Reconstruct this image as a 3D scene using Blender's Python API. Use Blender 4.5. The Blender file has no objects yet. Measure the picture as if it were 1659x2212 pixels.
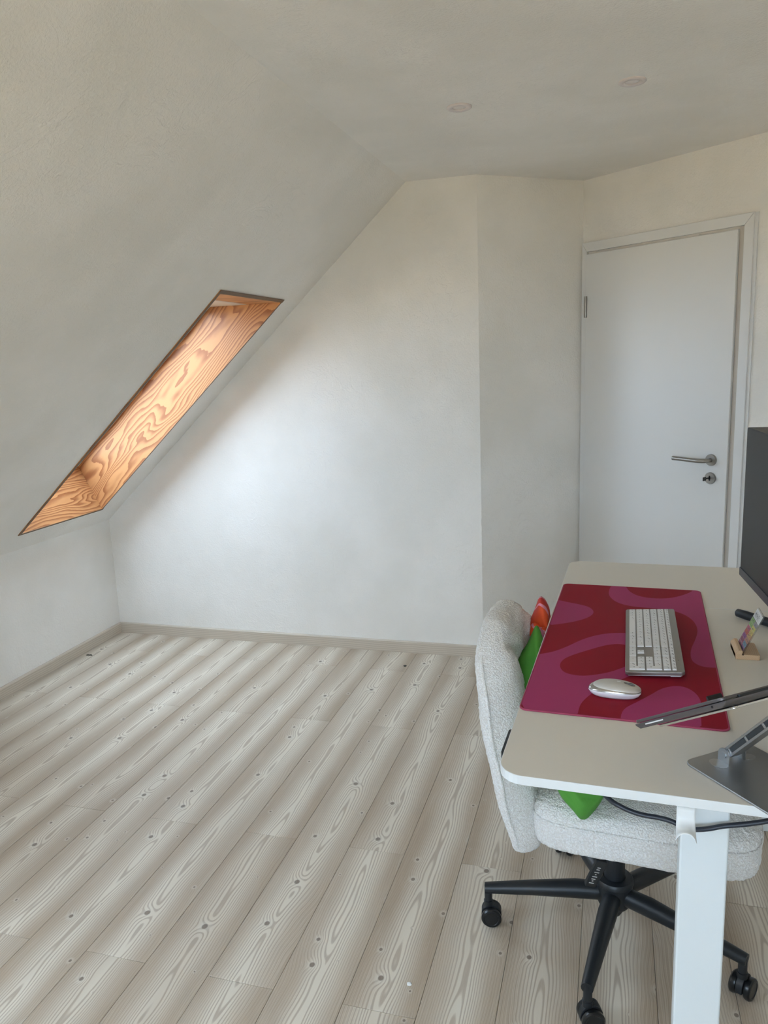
import bpy, bmesh, math, random
from mathutils import Vector, Matrix
from mathutils.geometry import delaunay_2d_cdt

scene = bpy.context.scene
COL = scene.collection
R = math.radians

# ------------------------------------------------------------------ camera
F_PX = 1673.66
cam_d = bpy.data.cameras.new('camera')
cam_d.sensor_fit = 'VERTICAL'
cam_d.sensor_height = 36.0
cam_d.sensor_width = 27.0
cam_d.lens = F_PX / 2212.0 * 36.0
cam_d.clip_start = 0.02
cam = bpy.data.objects.new('camera', cam_d)
COL.objects.link(cam)
yaw, pit, rol = R(-16.6063), R(-11.1043), R(-2.2164)
fwd = Vector((math.sin(yaw) * math.cos(pit), math.cos(yaw) * math.cos(pit), math.sin(pit)))
r0 = Vector((math.cos(yaw), -math.sin(yaw), 0))
u0 = r0.cross(fwd)
r1 = math.cos(rol) * r0 + math.sin(rol) * u0
u1 = -math.sin(rol) * r0 + math.cos(rol) * u0
M = Matrix((r1, u1, -fwd)).transposed().to_4x4()
M.translation = Vector((0, 0, 1.55))
cam.matrix_world = M
scene.camera = cam

# ------------------------------------------------------------------ world, light, exposure
scene.view_settings.view_transform = 'Standard'
scene.view_settings.look = 'None'
scene.view_settings.gamma = 1.0
scene.view_settings.use_curve_mapping = False
scene.view_settings.exposure = 0.24

world = bpy.data.worlds.new('overcast_sky')
scene.world = world
world.use_nodes = True
wn = world.node_tree.nodes
bg = wn['Background']
bg.inputs['Color'].default_value = (0.62, 0.80, 1.0, 1)
bg.inputs['Strength'].default_value = 11.0
sun_d = bpy.data.lights.new('sun', 'SUN')
sun_d.energy = 110.0
sun_d.angle = R(0.6)
sun_d.color = (1.0, 0.91, 0.80)
sun = bpy.data.objects.new('sun', sun_d)
sun.rotation_euler = Vector((0.75, 0.35, 0.56)).to_track_quat('Z', 'Y').to_euler()
COL.objects.link(sun)


def portal(name, loc, rot, sx, sy):
    ld = bpy.data.lights.new(name, 'AREA')
    ld.shape = 'RECTANGLE'
    ld.size = sx
    ld.size_y = sy
    ld.cycles.is_portal = True
    o = bpy.data.objects.new(name, ld)
    o.location = loc
    o.rotation_euler = rot
    COL.objects.link(o)
    return o


# ------------------------------------------------------------------ room constants
XL = -2.828          # knee wall
YB = 3.825           # back wall
ZC = 2.382           # ceiling
KNEE = 0.691
SL = R(42.3)
SU = Vector((math.cos(SL), 0, math.sin(SL)))
SN = Vector((-math.sin(SL), 0, math.cos(SL)))
SLEN = (ZC - KNEE) / math.sin(SL)
XC = XL + SLEN * math.cos(SL)
YN = -1.35           # gable wall behind the camera
XR = 1.75            # right-hand wall
CH = Vector((-0.627, YB, 0))     # outer corner at the end of the back wall
DC = Vector((-0.156, 4.205, 0))  # inner corner beside the door
DANG = R(-38.7)
DD = Vector((math.cos(DANG), math.sin(DANG), 0))
DN = Vector((DD.y, -DD.x, 0))    # into the room (towards the camera)
if DN.y > 0:
    DN = -DN
SK_Y0, SK_Y1 = 2.985, 3.605
SK_S0, SK_S1 = 0.165, 1.715
SK_D = 0.255


def SW(s, y, d):
    return Vector((XL, y, KNEE)) + SU * s + SN * d


# gable window behind the camera
GW = (-0.90, 0.55, 0.45, 1.90)   # x0, x1, z0, z1

pc = SW(0.83, 0.5 * (SK_Y0 + SK_Y1), SK_D + 0.06)
zax = SN        # area light shines along -Z, so +Z must point outwards
pm = Matrix((SU, Vector((0, 1, 0)), SU.cross(Vector((0, 1, 0))))).transposed()
if pm.col[2].dot(SN) < 0:
    pm = Matrix((-SU, Vector((0, 1, 0)), (-SU).cross(Vector((0, 1, 0))))).transposed()
portal('skylight_portal', pc, pm.to_euler(), 1.25, 0.64)
SK2 = (0.02, 0.96)  # y span of the added unseen skylight, widened to lift the ambient light
pc2 = SW(0.83, 0.5 * (SK2[0] + SK2[1]), SK_D + 0.06)
portal('skylight_portal', pc2, pm.to_euler(), 1.25, 0.96)
portal('gable_portal', (0.5 * (GW[0] + GW[1]), YN - 0.16, 0.5 * (GW[2] + GW[3])), (R(-90), 0, 0),
       GW[1] - GW[0], GW[3] - GW[2])


# ------------------------------------------------------------------ materials
def srgb(r, g, b):
    f = lambda c: (c / 255 / 12.92) if c / 255 <= 0.04045 else ((c / 255 + 0.055) / 1.055) ** 2.4
    return (f(r), f(g), f(b), 1.0)


class NT:
    def __init__(self, name):
        self.m = bpy.data.materials.new(name)
        self.m.use_nodes = True
        self.t = self.m.node_tree
        self.b = self.t.nodes['Principled BSDF']

    def n(self, kind, **kw):
        nd = self.t.nodes.new(kind)
        for k, v in kw.items():
            if k.startswith('_'):
                nd.inputs[k[1:].replace('_', ' ')].default_value = v
            else:
                setattr(nd, k, v)
        return nd

    def l(self, a, b):
        self.t.links.new(a, b)

    def math(self, op, a, b=None, c=None):
        nd = self.t.nodes.new('ShaderNodeMath')
        nd.operation = op
        for i, v in enumerate((a, b, c)):
            if v is None:
                continue
            if isinstance(v, (int, float)):
                nd.inputs[i].default_value = v
            else:
                self.l(v, nd.inputs[i])
        return nd.outputs[0]

    def mix(self, fac, a, b, blend='MIX'):
        nd = self.t.nodes.new('ShaderNodeMix')
        nd.data_type = 'RGBA'
        nd.blend_type = blend
        for sock, v in ((nd.inputs[0], fac), (nd.inputs[6], a), (nd.inputs[7], b)):
            if isinstance(v, (int, float, tuple)):
                sock.default_value = v
            else:
                self.l(v, sock)
        return nd.outputs[2]

    def smooth(self, x, lo, hi, a=0.0, b=1.0):
        nd = self.t.nodes.new('ShaderNodeMapRange')
        nd.interpolation_type = 'SMOOTHSTEP'
        self.l(x, nd.inputs[0])
        for i, v in enumerate((lo, hi, a, b)):
            nd.inputs[i + 1].default_value = v
        return nd.outputs[0]

    def set(self, **kw):
        for k, v in kw.items():
            self.b.inputs[k.replace('_', ' ')].default_value = v
        return self

    def bump(self, h, strength, dist):
        nd = self.t.nodes.new('ShaderNodeBump')
        nd.inputs['Strength'].default_value = strength
        nd.inputs['Distance'].default_value = dist
        self.l(h, nd.inputs['Height'])
        self.l(nd.outputs[0], self.b.inputs['Normal'])


def plain(name, col, rough=0.5, metal=0.0, noise=0.0, scale=200.0, **kw):
    t = NT(name)
    t.set(Base_Color=col, Roughness=rough, Metallic=metal, **kw)
    if noise:
        c = t.n('ShaderNodeTexCoord')
        nz = t.n('ShaderNodeTexNoise', _Scale=scale, _Detail=3.0)
        t.l(c.outputs['Object'], nz.inputs['Vector'])
        t.bump(nz.outputs[0], noise, 0.002)
    return t.m


def make_plaster(name, col):
    t = NT(name)
    g = t.n('ShaderNodeNewGeometry')
    fine = t.n('ShaderNodeTexNoise', _Scale=125.0, _Detail=3.0, _Roughness=0.6)
    mid = t.n('ShaderNodeTexNoise', _Scale=14.0, _Detail=4.0)
    big = t.n('ShaderNodeTexNoise', _Scale=2.2, _Detail=3.0)
    for q in (fine, mid, big):
        t.l(g.outputs['Position'], q.inputs['Vector'])
    dark = (col[0] * .93, col[1] * .93, col[2] * .92, 1)
    t.l(t.mix(t.smooth(big.outputs[0], .35, .65), dark, col), t.b.inputs['Base Color'])
    t.set(Roughness=0.92)
    tro = t.n('ShaderNodeTexNoise', _Scale=5.0, _Detail=5.0, _Roughness=0.6, _Distortion=2.2)
    t.l(g.outputs['Position'], tro.inputs['Vector'])
    ridge = t.smooth(t.math('ABSOLUTE', t.math('SUBTRACT', tro.outputs[0], 0.5)), 0.0, 0.05, 1.0, 0.0)
    h = t.math('ADD', t.math('MULTIPLY', fine.outputs[0], 0.55), t.math('MULTIPLY', mid.outputs[0], 0.8))
    h = t.math('ADD', h, t.math('MULTIPLY', ridge, t.math('MULTIPLY', t.smooth(big.outputs[0], .45, .7), 0.22)))
    t.bump(h, 0.65, 0.006)
    return t.m


PLASTER = make_plaster('white_plaster', (0.91, 0.876, 0.826, 1))
PLASTER_CEIL = PLASTER


def make_plank():
    t = NT('pale_pine_laminate')
    g = t.n('ShaderNodeTexCoord')
    oi = t.n('ShaderNodeObjectInfo')
    sp = t.n('ShaderNodeSeparateXYZ')
    t.l(g.outputs['Object'], sp.inputs[0])
    X, Y = sp.outputs[0], sp.outputs[1]
    rnd = oi.outputs['Random']
    # every plank samples its own stretch of wood
    off = t.math('MULTIPLY', rnd, 57.0)
    Yo = t.math('ADD', Y, off)
    # meandering of the heart line
    c1 = t.n('ShaderNodeCombineXYZ')
    t.l(t.math('MULTIPLY', X, 3.0), c1.inputs[0])
    t.l(t.math('MULTIPLY', Yo, 1.6), c1.inputs[1])
    n1 = t.n('ShaderNodeTexNoise', _Scale=1.0, _Detail=2.0, _Roughness=0.5)
    t.l(c1.outputs[0], n1.inputs['Vector'])
    # cathedrals: slow variation that moves rings in and out along the length
    c2 = t.n('ShaderNodeCombineXYZ')
    t.l(t.math('MULTIPLY', X, 5.0), c2.inputs[0])
    t.l(t.math('MULTIPLY', Yo, 1.25), c2.inputs[1])
    n2 = t.n('ShaderNodeTexNoise', _Scale=1.0, _Detail=3.5, _Roughness=0.42)
    t.l(c2.outputs[0], n2.inputs['Vector'])
    xm = t.math('ADD', X, t.math('MULTIPLY', t.math('SUBTRACT', n1.outputs[0], 0.5), 0.07))
    ax = t.math('POWER', t.math('ADD', t.math('MULTIPLY', xm, xm), 0.00025), 0.5)   # distance from the heart
    # knots
    ck = t.n('ShaderNodeCombineXYZ')
    t.l(t.math('MULTIPLY', X, 1.0 / 0.13), ck.inputs[0])
    t.l(t.math('MULTIPLY', Yo, 1.0 / 0.20), ck.inputs[1])
    vo = t.n('ShaderNodeTexVoronoi', voronoi_dimensions='2D', _Scale=1.0, _Randomness=1.0)
    t.l(ck.outputs[0], vo.inputs['Vector'])
    vs = t.n('ShaderNodeSeparateXYZ')
    t.l(vo.outputs['Position'], vs.inputs[0])
    dx = t.math('MULTIPLY', t.math('SUBTRACT', t.math('MULTIPLY', X, 1 / 0.13), vs.outputs[0]), 0.13)
    dy = t.math('MULTIPLY', t.math('SUBTRACT', t.math('MULTIPLY', Yo, 1 / 0.20), vs.outputs[1]), 0.20)
    kd = t.math('POWER', t.math('ADD', t.math('MULTIPLY', dx, dx),
                                t.math('MULTIPLY', t.math('MULTIPLY', dy, dy), 0.72)), 0.5)
    vc = t.n('ShaderNodeSeparateColor')
    t.l(vo.outputs['Color'], vc.inputs[0])
    krad = t.smooth(vc.outputs[0], 0.25, 1.0, 0.0015, 0.0085)
    infl = t.math('DIVIDE', kd, t.math('MULTIPLY', krad, 2.9))
    infl = t.math('EXPONENT', t.math('MULTIPLY', t.math('MULTIPLY', infl, infl), -1.0))
    side = t.math('SIGN', xm)
    push = t.math('MULTIPLY', infl, t.math('MULTIPLY', krad, 1.9))
    # ring coordinate
    rc = t.math('ADD', ax, t.math('MULTIPLY', t.math('SUBTRACT', n2.outputs[0], 0.5), 0.085))
    rc = t.math('ADD', rc, push)
    ph = t.math('MULTIPLY', rc, 2 * math.pi / 0.0072)
    wv = t.math('MULTIPLY_ADD', t.math('SINE', ph), 0.5, 0.5)
    line = t.smooth(wv, 0.45, 0.98)
    ph2 = t.math('MULTIPLY', rc, 2 * math.pi / 0.0031)
    wv2 = t.math('MULTIPLY_ADD', t.math('SINE', ph2), 0.5, 0.5)
    # pores / fibre streaks
    c3 = t.n('ShaderNodeCombineXYZ')
    t.l(t.math('MULTIPLY', X, 420.0), c3.inputs[0])
    t.l(t.math('MULTIPLY', Yo, 6.0), c3.inputs[1])
    n3 = t.n('ShaderNodeTexNoise', _Scale=1.0, _Detail=2.0)
    t.l(c3.outputs[0], n3.inputs['Vector'])
    # broad tone: pale heart, darker flanks
    c4 = t.n('ShaderNodeCombineXYZ')
    t.l(t.math('MULTIPLY', X, 11.0), c4.inputs[0])
    t.l(t.math('MULTIPLY', Yo, 0.9), c4.inputs[1])
    n4 = t.n('ShaderNodeTexNoise', _Scale=1.0, _Detail=2.0)
    t.l(c4.outputs[0], n4.inputs['Vector'])
    tone = t.math('ADD', t.math('MULTIPLY', t.smooth(ax, 0.015, 0.085), 0.78),
                  t.math('MULTIPLY', t.math('SUBTRACT', n4.outputs[0], 0.45), 1.1))
    tone = t.math('MINIMUM', t.math('MAXIMUM', tone, 0.0), 1.0)
    pale = srgb(224, 216, 201)
    tan = srgb(180, 164, 144)
    ring = srgb(162, 144, 126)
    base = t.mix(tone, pale, tan)
    flank = t.smooth(ax, 0.02, 0.07)
    lf = t.math('MULTIPLY', line, t.math('MULTIPLY_ADD', flank, -0.25, 0.62))
    base = t.mix(lf, base, ring)
    base = t.mix(t.math('MULTIPLY', t.math('MULTIPLY', t.smooth(wv2, .5, 1.), flank), 0.42), base, ring)
    base = t.mix(t.math('MULTIPLY', t.smooth(n3.outputs[0], .5, .75), 0.22), base, srgb(228, 222, 210))
    # per plank tint
    tint = t.mix(rnd, (0.93, 0.90, 0.87, 1), (1.04, 1.03, 1.02, 1))
    base = t.mix(1.0, base, tint, 'MULTIPLY')
    halo = t.smooth(t.math('DIVIDE', kd, krad), 1.2, 3.2, 0.35, 0.0)
    base = t.mix(halo, base, srgb(222, 215, 202))
    kn = t.smooth(t.math('DIVIDE', kd, krad), 0.75, 1.2, 0.85, 0.0)
    kn = t.math('MULTIPLY', kn, t.smooth(vc.outputs[0], 0.22, 0.3))
    base = t.mix(kn, base, srgb(122, 107, 94))
    t.l(base, t.b.inputs['Base Color'])
    t.set(Roughness=0.52)
    t.b.inputs['Specular IOR Level'].default_value = 0.35
    h = t.math('ADD', t.math('MULTIPLY', line, -0.6), t.math('MULTIPLY', n3.outputs[0], 0.5))
    t.bump(h, 0.25, 0.0008)
    return t.m


PLANK = make_plank()


def make_grain(name, pale, dark, axis, period, rough=0.5, scale=1.0, warp=0.05, dens=0.7, bias=0.45):
    """straight-grained wood; `axis` is the grain direction in object space"""
    t = NT(name)
    tc = t.n('ShaderNodeTexCoord')
    sp = t.n('ShaderNodeSeparateXYZ')
    t.l(tc.outputs['Object'], sp.inputs[0])
    oi = t.n('ShaderNodeObjectInfo')
    off = t.math('MULTIPLY', oi.outputs['Random'], 31.0)
    al = t.math('ADD', sp.outputs[axis], off)
    o = [i for i in (0, 1, 2) if i != axis]
    ac = t.math('ADD', sp.outputs[o[0]], sp.outputs[o[1]])
    c = t.n('ShaderNodeCombineXYZ')
    t.l(t.math('MULTIPLY', al, 2.2 * scale), c.inputs[0])
    t.l(t.math('MULTIPLY', ac, 7.0 * scale), c.inputs[1])
    n = t.n('ShaderNodeTexNoise', _Scale=1.0, _Detail=2.5, _Roughness=0.5)
    t.l(c.outputs[0], n.inputs['Vector'])
    rc = t.math('ADD', ac, t.math('MULTIPLY', n.outputs[0], warp))
    w = t.math('MULTIPLY_ADD', t.math('SINE', t.math('MULTIPLY', rc, 2 * math.pi / period)), 0.5, 0.5)
    f = t.math('MULTIPLY', t.smooth(w, bias, 0.97), dens)
    t.l(t.mix(f, pale, dark), t.b.inputs['Base Color'])
    t.set(Roughness=rough)
    return t.m


SKIRT = make_grain('pale_wood_skirting', srgb(206, 194, 178), srgb(180, 166, 148), 1, 0.011, 0.5, 1.0, 0.03, 0.6)
SKIRT_X = make_grain('pale_wood_skirting_cross', srgb(206, 194, 178), srgb(180, 166, 148), 0, 0.011, 0.5, 1.0, 0.03, 0.6)
BLOCK = make_grain('beech_block', srgb(214, 182, 146), srgb(193, 158, 120), 1, 0.004, 0.5, 6.0, 0.01, 0.5)


def make_lining():
    """varnished fir plywood of the skylight lining: bold flowing figure along the object's x axis"""
    t = NT('varnished_fir_plywood')
    tc = t.n('ShaderNodeTexCoord')
    sp = t.n('ShaderNodeSeparateXYZ')
    t.l(tc.outputs['Object'], sp.inputs[0])
    oi = t.n('ShaderNodeObjectInfo')
    al = t.math('ADD', sp.outputs[0], t.math('MULTIPLY', oi.outputs['Random'], 17.0))
    ac = t.math('ADD', sp.outputs[1], sp.outputs[2])
    c = t.n('ShaderNodeCombineXYZ')
    t.l(t.math('MULTIPLY', al, 1.7), c.inputs[0])
    t.l(t.math('MULTIPLY', ac, 8.0), c.inputs[1])
    n = t.n('ShaderNodeTexNoise', _Scale=1.0, _Detail=2.0, _Roughness=0.35, _Distortion=0.2)
    t.l(c.outputs[0], n.inputs['Vector'])
    c2 = t.n('ShaderNodeCombineXYZ')
    t.l(t.math('MULTIPLY', al, 14.0), c2.inputs[0])
    t.l(t.math('MULTIPLY', ac, 50.0), c2.inputs[1])
    n2 = t.n('ShaderNodeTexNoise', _Scale=1.0, _Detail=2.0)
    t.l(c2.outputs[0], n2.inputs['Vector'])
    rc = t.math('ADD', t.math('MULTIPLY', ac, 0.6), t.math('MULTIPLY', n.outputs[0], 0.20))
    rc = t.math('ADD', rc, t.math('MULTIPLY', n2.outputs[0], 0.006))
    fr = t.math('FRACT', t.math('MULTIPLY', rc, 1 / 0.0150))
    f = t.math('MULTIPLY', t.smooth(fr, 0.25, 0.92), t.smooth(fr, 1.0, 0.95))
    f = t.math('MULTIPLY', f, 0.8)
    base = t.mix(f, srgb(198, 142, 92), srgb(138, 78, 44))
    t.l(base, t.b.inputs['Base Color'])
    t.set(Roughness=0.42)
    return t.m


LINING = make_lining()
EDGE_WOOD = plain('dark_plywood_edge', srgb(118, 92, 68), 0.6)
WHITE_FRAME = plain('white_window_frame', srgb(225, 218, 208), 0.4)
DOOR_WHITE = plain('white_door_lacquer', (0.78, 0.775, 0.76, 1), 0.38)
STEEL = plain('brushed_steel', srgb(158, 154, 148), 0.34, 1.0)
STEEL_DARK = plain('dark_steel', srgb(70, 68, 66), 0.4, 1.0)
BLACK_HOLE = plain('black_void', (0.006, 0.006, 0.006, 1), 0.8)
DESK_TOP = plain('matte_grey_beige_laminate', srgb(226, 220, 209), 0.5, noise=0.05, scale=900.0)
DESK_EDGE = plain('white_edge_band', srgb(224, 226, 225), 0.4)
DESK_STEEL = plain('white_powder_coat', srgb(218, 222, 221), 0.5, noise=0.06, scale=900.0)
MAT_RED = plain('crimson_mat_print', srgb(150, 24, 44), 0.62, noise=0.05, scale=1500.0)
MAT_PINK = plain('pink_mat_print', srgb(172, 64, 110), 0.62, noise=0.05, scale=1500.0)
MAT_RIM = plain('stitched_rim', srgb(164, 62, 92), 0.8, noise=0.4, scale=900.0)
for _m in (MAT_RED, MAT_PINK):
    _m.node_tree.nodes['Principled BSDF'].inputs['Specular IOR Level'].default_value = 0.15
ALU = plain('silver_keyboard_body', srgb(150, 146, 140), 0.36, 0.75)
KEY_WHITE = plain('white_keycap', srgb(232, 231, 230), 0.4)
PRINT_GREY = plain('grey_print', srgb(92, 92, 96), 0.6)
MOUSE_SILVER = plain('satin_silver_plastic', srgb(206, 201, 193), 0.38, 0.25)
MOUSE_WHITE = plain('gloss_white_plastic', srgb(232, 228, 232), 0.25)
MOUSE_BAND = plain('chrome_band', srgb(190, 188, 184), 0.22, 0.9)
SPACEGREY = plain('space_grey_aluminium', srgb(112, 108, 110), 0.38, 0.85)
STAND_ALU = plain('brushed_stand_aluminium', srgb(176, 178, 180), 0.38, 1.0, noise=0.03, scale=300.0)
CHROME = plain('polished_aluminium', srgb(225, 225, 225), 0.12, 1.0)
RUBBER_AND_SHADE = plain('rubber_and_slot_shade', srgb(58, 60, 62), 0.7)
BLACK_PL = plain('black_plastic', srgb(30, 33, 36), 0.5)
BLACK_METAL = plain('black_coated_metal', srgb(27, 31, 35), 0.42)
WHEEL = plain('black_nylon', srgb(18, 20, 22), 0.3)
SCREEN = plain('matte_dark_screen', srgb(20, 24, 26), 0.45)
BEZEL = plain('dark_grey_bezel', srgb(70, 72, 76), 0.45)
CABLE = plain('dark_cable', srgb(38, 42, 52), 0.4)
GREEN = plain('green_cotton', srgb(80, 146, 52), 0.85, noise=0.25, scale=120.0)
CRUMB_DARK = plain('dark_crumb', srgb(62, 58, 50), 0.8)
CRUMB_WHITE = plain('white_crumb', srgb(245, 245, 242), 0.8)


def make_boucle():
    t = NT('cream_boucle')
    tc = t.n('ShaderNodeTexCoord')
    n = t.n('ShaderNodeTexNoise', _Scale=170.0, _Detail=2.0, _Roughness=0.65, _Distortion=1.4)
    v = t.n('ShaderNodeTexVoronoi', _Scale=230.0)
    t.l(tc.outputs['Object'], n.inputs['Vector'])
    t.l(tc.outputs['Object'], v.inputs['Vector'])
    h = t.math('ADD', n.outputs[0], t.math('MULTIPLY', v.outputs['Distance'], -0.7))
    t.l(t.mix(t.smooth(h, -0.05, 0.4), srgb(232, 227, 220), srgb(247, 245, 241)), t.b.inputs['Base Color'])
    t.set(Roughness=0.95)
    t.b.inputs['Sheen Weight'].default_value = 0.3
    t.bump(h, 0.9, 0.004)
    return t.m


BOUCLE = make_boucle()


def make_petal():
    t = NT('red_petal_print')
    tc = t.n('ShaderNodeTexCoord')
    w = t.n('ShaderNodeTexWave', wave_type='BANDS', bands_direction='DIAGONAL', _Scale=11.0, _Distortion=6.0, _Detail=1.0)
    w.inputs['Detail Scale'].default_value = 1.2
    t.l(tc.outputs['Object'], w.inputs['Vector'])
    f = t.smooth(w.outputs['Fac'], 0.88, 0.94)
    n = t.n('ShaderNodeTexNoise', _Scale=9.0)
    t.l(tc.outputs['Object'], n.inputs['Vector'])
    red = t.mix(t.smooth(n.outputs[0], .4, .6), srgb(196, 52, 44), srgb(224, 84, 40))
    t.l(t.mix(f, red, srgb(222, 140, 160)), t.b.inputs['Base Color'])
    t.set(Roughness=0.8)
    return t.m


PETAL = make_petal()
PETAL_PINK = plain('pink_petal', srgb(190, 120, 150), 0.8)


def make_glass(name, tint=(1, 1, 1, 1), gloss=0.06):
    m = bpy.data.materials.new(name)
    m.use_nodes = True
    nt = m.node_tree
    nt.nodes.remove(nt.nodes['Principled BSDF'])
    tr = nt.nodes.new('ShaderNodeBsdfTransparent')
    tr.inputs[0].default_value = tint
    gl = nt.nodes.new('ShaderNodeBsdfGlossy')
    gl.inputs['Roughness'].default_value = 0.03
    mx = nt.nodes.new('ShaderNodeMixShader')
    lw = nt.nodes.new('ShaderNodeLayerWeight')
    lw.inputs[0].default_value = 0.5
    pw = nt.nodes.new('ShaderNodeMath')
    pw.operation = 'POWER'
    pw.inputs[1].default_value = 3.2
    nt.links.new(lw.outputs['Facing'], pw.inputs[0])
    ma = nt.nodes.new('ShaderNodeMath')
    ma.operation = 'MULTIPLY_ADD'
    ma.inputs[1].default_value = 1 - gloss
    ma.inputs[2].default_value = gloss
    nt.links.new(pw.outputs[0], ma.inputs[0])
    nt.links.new(ma.outputs[0], mx.inputs[0])
    nt.links.new(tr.outputs[0], mx.inputs[1])
    nt.links.new(gl.outputs[0], mx.inputs[2])
    nt.links.new(mx.outputs[0], nt.nodes['Material Output'].inputs[0])
    return m


GLASS = make_glass('window_glass')
ACRYLIC = make_glass('clear_acrylic', (0.93, 0.94, 0.94, 1))

LAWN = NT('lawn_green')
_n = LAWN.n('ShaderNodeTexNoise', _Scale=0.8, _Detail=5.0)
LAWN.l(LAWN.mix(_n.outputs[0], (0.17, 0.142, 0.07, 1), (0.33, 0.265, 0.17, 1)), LAWN.b.inputs['Base Color'])
LAWN.set(Roughness=0.95)
LAWN = LAWN.m


# ------------------------------------------------------------------ mesh helpers
def link(o, parent=None):
    COL.objects.link(o)
    if parent is not None:
        o.parent = parent
    return o


def mesh(name, verts, faces, mat, parent=None, smooth=False, loc=None):
    me = bpy.data.meshes.new(name)
    me.from_pydata([tuple(v) for v in verts], [], faces)
    me.validate()
    bm = bmesh.new()
    bm.from_mesh(me)
    bmesh.ops.recalc_face_normals(bm, faces=bm.faces)
    bm.to_mesh(me)
    bm.free()
    if smooth:
        for p in me.polygons:
            p.use_smooth = True
    me.materials.append(mat)
    o = bpy.data.objects.new(name, me)
    if loc is not None:
        o.location = loc
    return link(o, parent)


def empty(name, loc=(0, 0, 0), rz=0.0, parent=None):
    o = bpy.data.objects.new(name, None)
    o.empty_display_size = 0.05
    o.location = loc
    o.rotation_euler = (0, 0, rz)
    return link(o, parent)


def tag(o, label=None, cat=None, group=None, kind=None):
    if label:
        o['label'] = label
    if cat:
        o['category'] = cat
    if group:
        o['group'] = group
    if kind:
        o['kind'] = kind
    return o


def bevel(o, w, seg=3, angle=40):
    m = o.modifiers.new('bevel', 'BEVEL')
    m.width = w
    m.segments = seg
    m.limit_method = 'ANGLE'
    m.angle_limit = R(angle)
    for p in o.data.polygons:
        p.use_smooth = True
    w2 = o.modifiers.new('wn', 'WEIGHTED_NORMAL')
    w2.keep_sharp = True
    return o


BOXF = [(0, 1, 2, 3), (4, 7, 6, 5), (0, 4, 5, 1), (1, 5, 6, 2), (2, 6, 7, 3), (3, 7, 4, 0)]


def box(name, lo, hi, mat, parent=None, bev=0.0, seg=2):
    """axis aligned box, object origin in its middle"""
    c = [(lo[i] + hi[i]) / 2 for i in range(3)]
    x0, y0, z0 = [lo[i] - c[i] for i in range(3)]
    x1, y1, z1 = [hi[i] - c[i] for i in range(3)]
    v = [(x0, y0, z0), (x1, y0, z0), (x1, y1, z0), (x0, y1, z0), (x0, y0, z1), (x1, y0, z1), (x1, y1, z1), (x0, y1, z1)]
    o = mesh(name, v, BOXF, mat, parent, loc=c)
    if bev:
        bevel(o, bev, seg)
    return o


def prism(name, poly, axis_fn, mat, parent=None, a=0.0, b=1.0, bev=0.0, smooth=False):
    """extrude polygon (list of 2-tuples) from a to b; axis_fn(p, q, t) -> Vector"""
    n = len(poly)
    v = [axis_fn(p, q, a) for p, q in poly] + [axis_fn(p, q, b) for p, q in poly]
    f = [tuple(range(n)), tuple(range(2 * n - 1, n - 1, -1))]
    f += [(i, (i + 1) % n, n + (i + 1) % n, n + i) for i in range(n)]
    o = mesh(name, v, f, mat, parent, smooth=smooth)
    if bev:
        bevel(o, bev)
    return o


def rrect(x0, y0, x1, y1, r, k=6):
    pts = []
    for cx, cy, a0 in ((x1 - r, y1 - r, 0), (x0 + r, y1 - r, 90), (x0 + r, y0 + r, 180), (x1 - r, y0 + r, 270)):
        for i in range(k + 1):
            a = R(a0 + 90 * i / k)
            pts.append((cx + r * math.cos(a), cy + r * math.sin(a)))
    return pts


def tube(name, pts, rad, mat, parent=None, seg=12, caps=True, smooth_path=0):
    pts = [Vector(p) for p in pts]
    rad = [rad] * len(pts) if isinstance(rad, (int, float)) else list(rad)
    for _ in range(smooth_path):
        np_, nr = [pts[0]], [rad[0]]
        for i in range(len(pts) - 1):
            np_ += [pts[i] * .75 + pts[i + 1] * .25, pts[i] * .25 + pts[i + 1] * .75]
            nr += [rad[i] * .75 + rad[i + 1] * .25, rad[i] * .25 + rad[i + 1] * .75]
        pts, rad = np_ + [pts[-1]], nr + [rad[-1]]
    v, f = [], []
    up = None
    for i, p in enumerate(pts):
        d = (pts[min(i + 1, len(pts) - 1)] - pts[max(i - 1, 0)]).normalized()
        if up is None:
            up = Vector((0, 0, 1)) if abs(d.z) < .9 else Vector((1, 0, 0))
        s = d.cross(up).normalized()
        up = s.cross(d).normalized()
        for k in range(seg):
            a = 2 * math.pi * k / seg
            v.append(p + rad[i] * (math.cos(a) * s + math.sin(a) * up))
    for i in range(len(pts) - 1):
        for k in range(seg):
            f.append((i * seg + k, i * seg + (k + 1) % seg, (i + 1) * seg + (k + 1) % seg, (i + 1) * seg + k))
    if caps:
        f.append(tuple(range(seg)))
        f.append(tuple((len(pts) - 1) * seg + k for k in range(seg - 1, -1, -1)))
    o = mesh(name, v, f, mat, parent, smooth=True)
    e = o.modifiers.new('es', 'EDGE_SPLIT')
    e.split_angle = R(50)
    return o


def lathe(name, prof, mat, parent=None, origin=(0, 0, 0), ax=(0, 0, 1), seg=32):
    """prof: list of (radius, height) along `ax`"""
    ax = Vector(ax).normalized()
    s = ax.orthogonal().normalized()
    q = ax.cross(s)
    O = Vector(origin)
    v, f = [], []
    for r, h in prof:
        for k in range(seg):
            a = 2 * math.pi * k / seg
            v.append(O + ax * h + r * (math.cos(a) * s + math.sin(a) * q))
    for i in range(len(prof) - 1):
        for k in range(seg):
            f.append((i * seg + k, i * seg + (k + 1) % seg, (i + 1) * seg + (k + 1) % seg, (i + 1) * seg + k))
    f.append(tuple(range(seg)))
    f.append(tuple((len(prof) - 1) * seg + k for k in range(seg)))
    o = mesh(name, v, f, mat, parent, smooth=True)
    e = o.modifiers.new('es', 'EDGE_SPLIT')
    e.split_angle = R(35)
    return o


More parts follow.
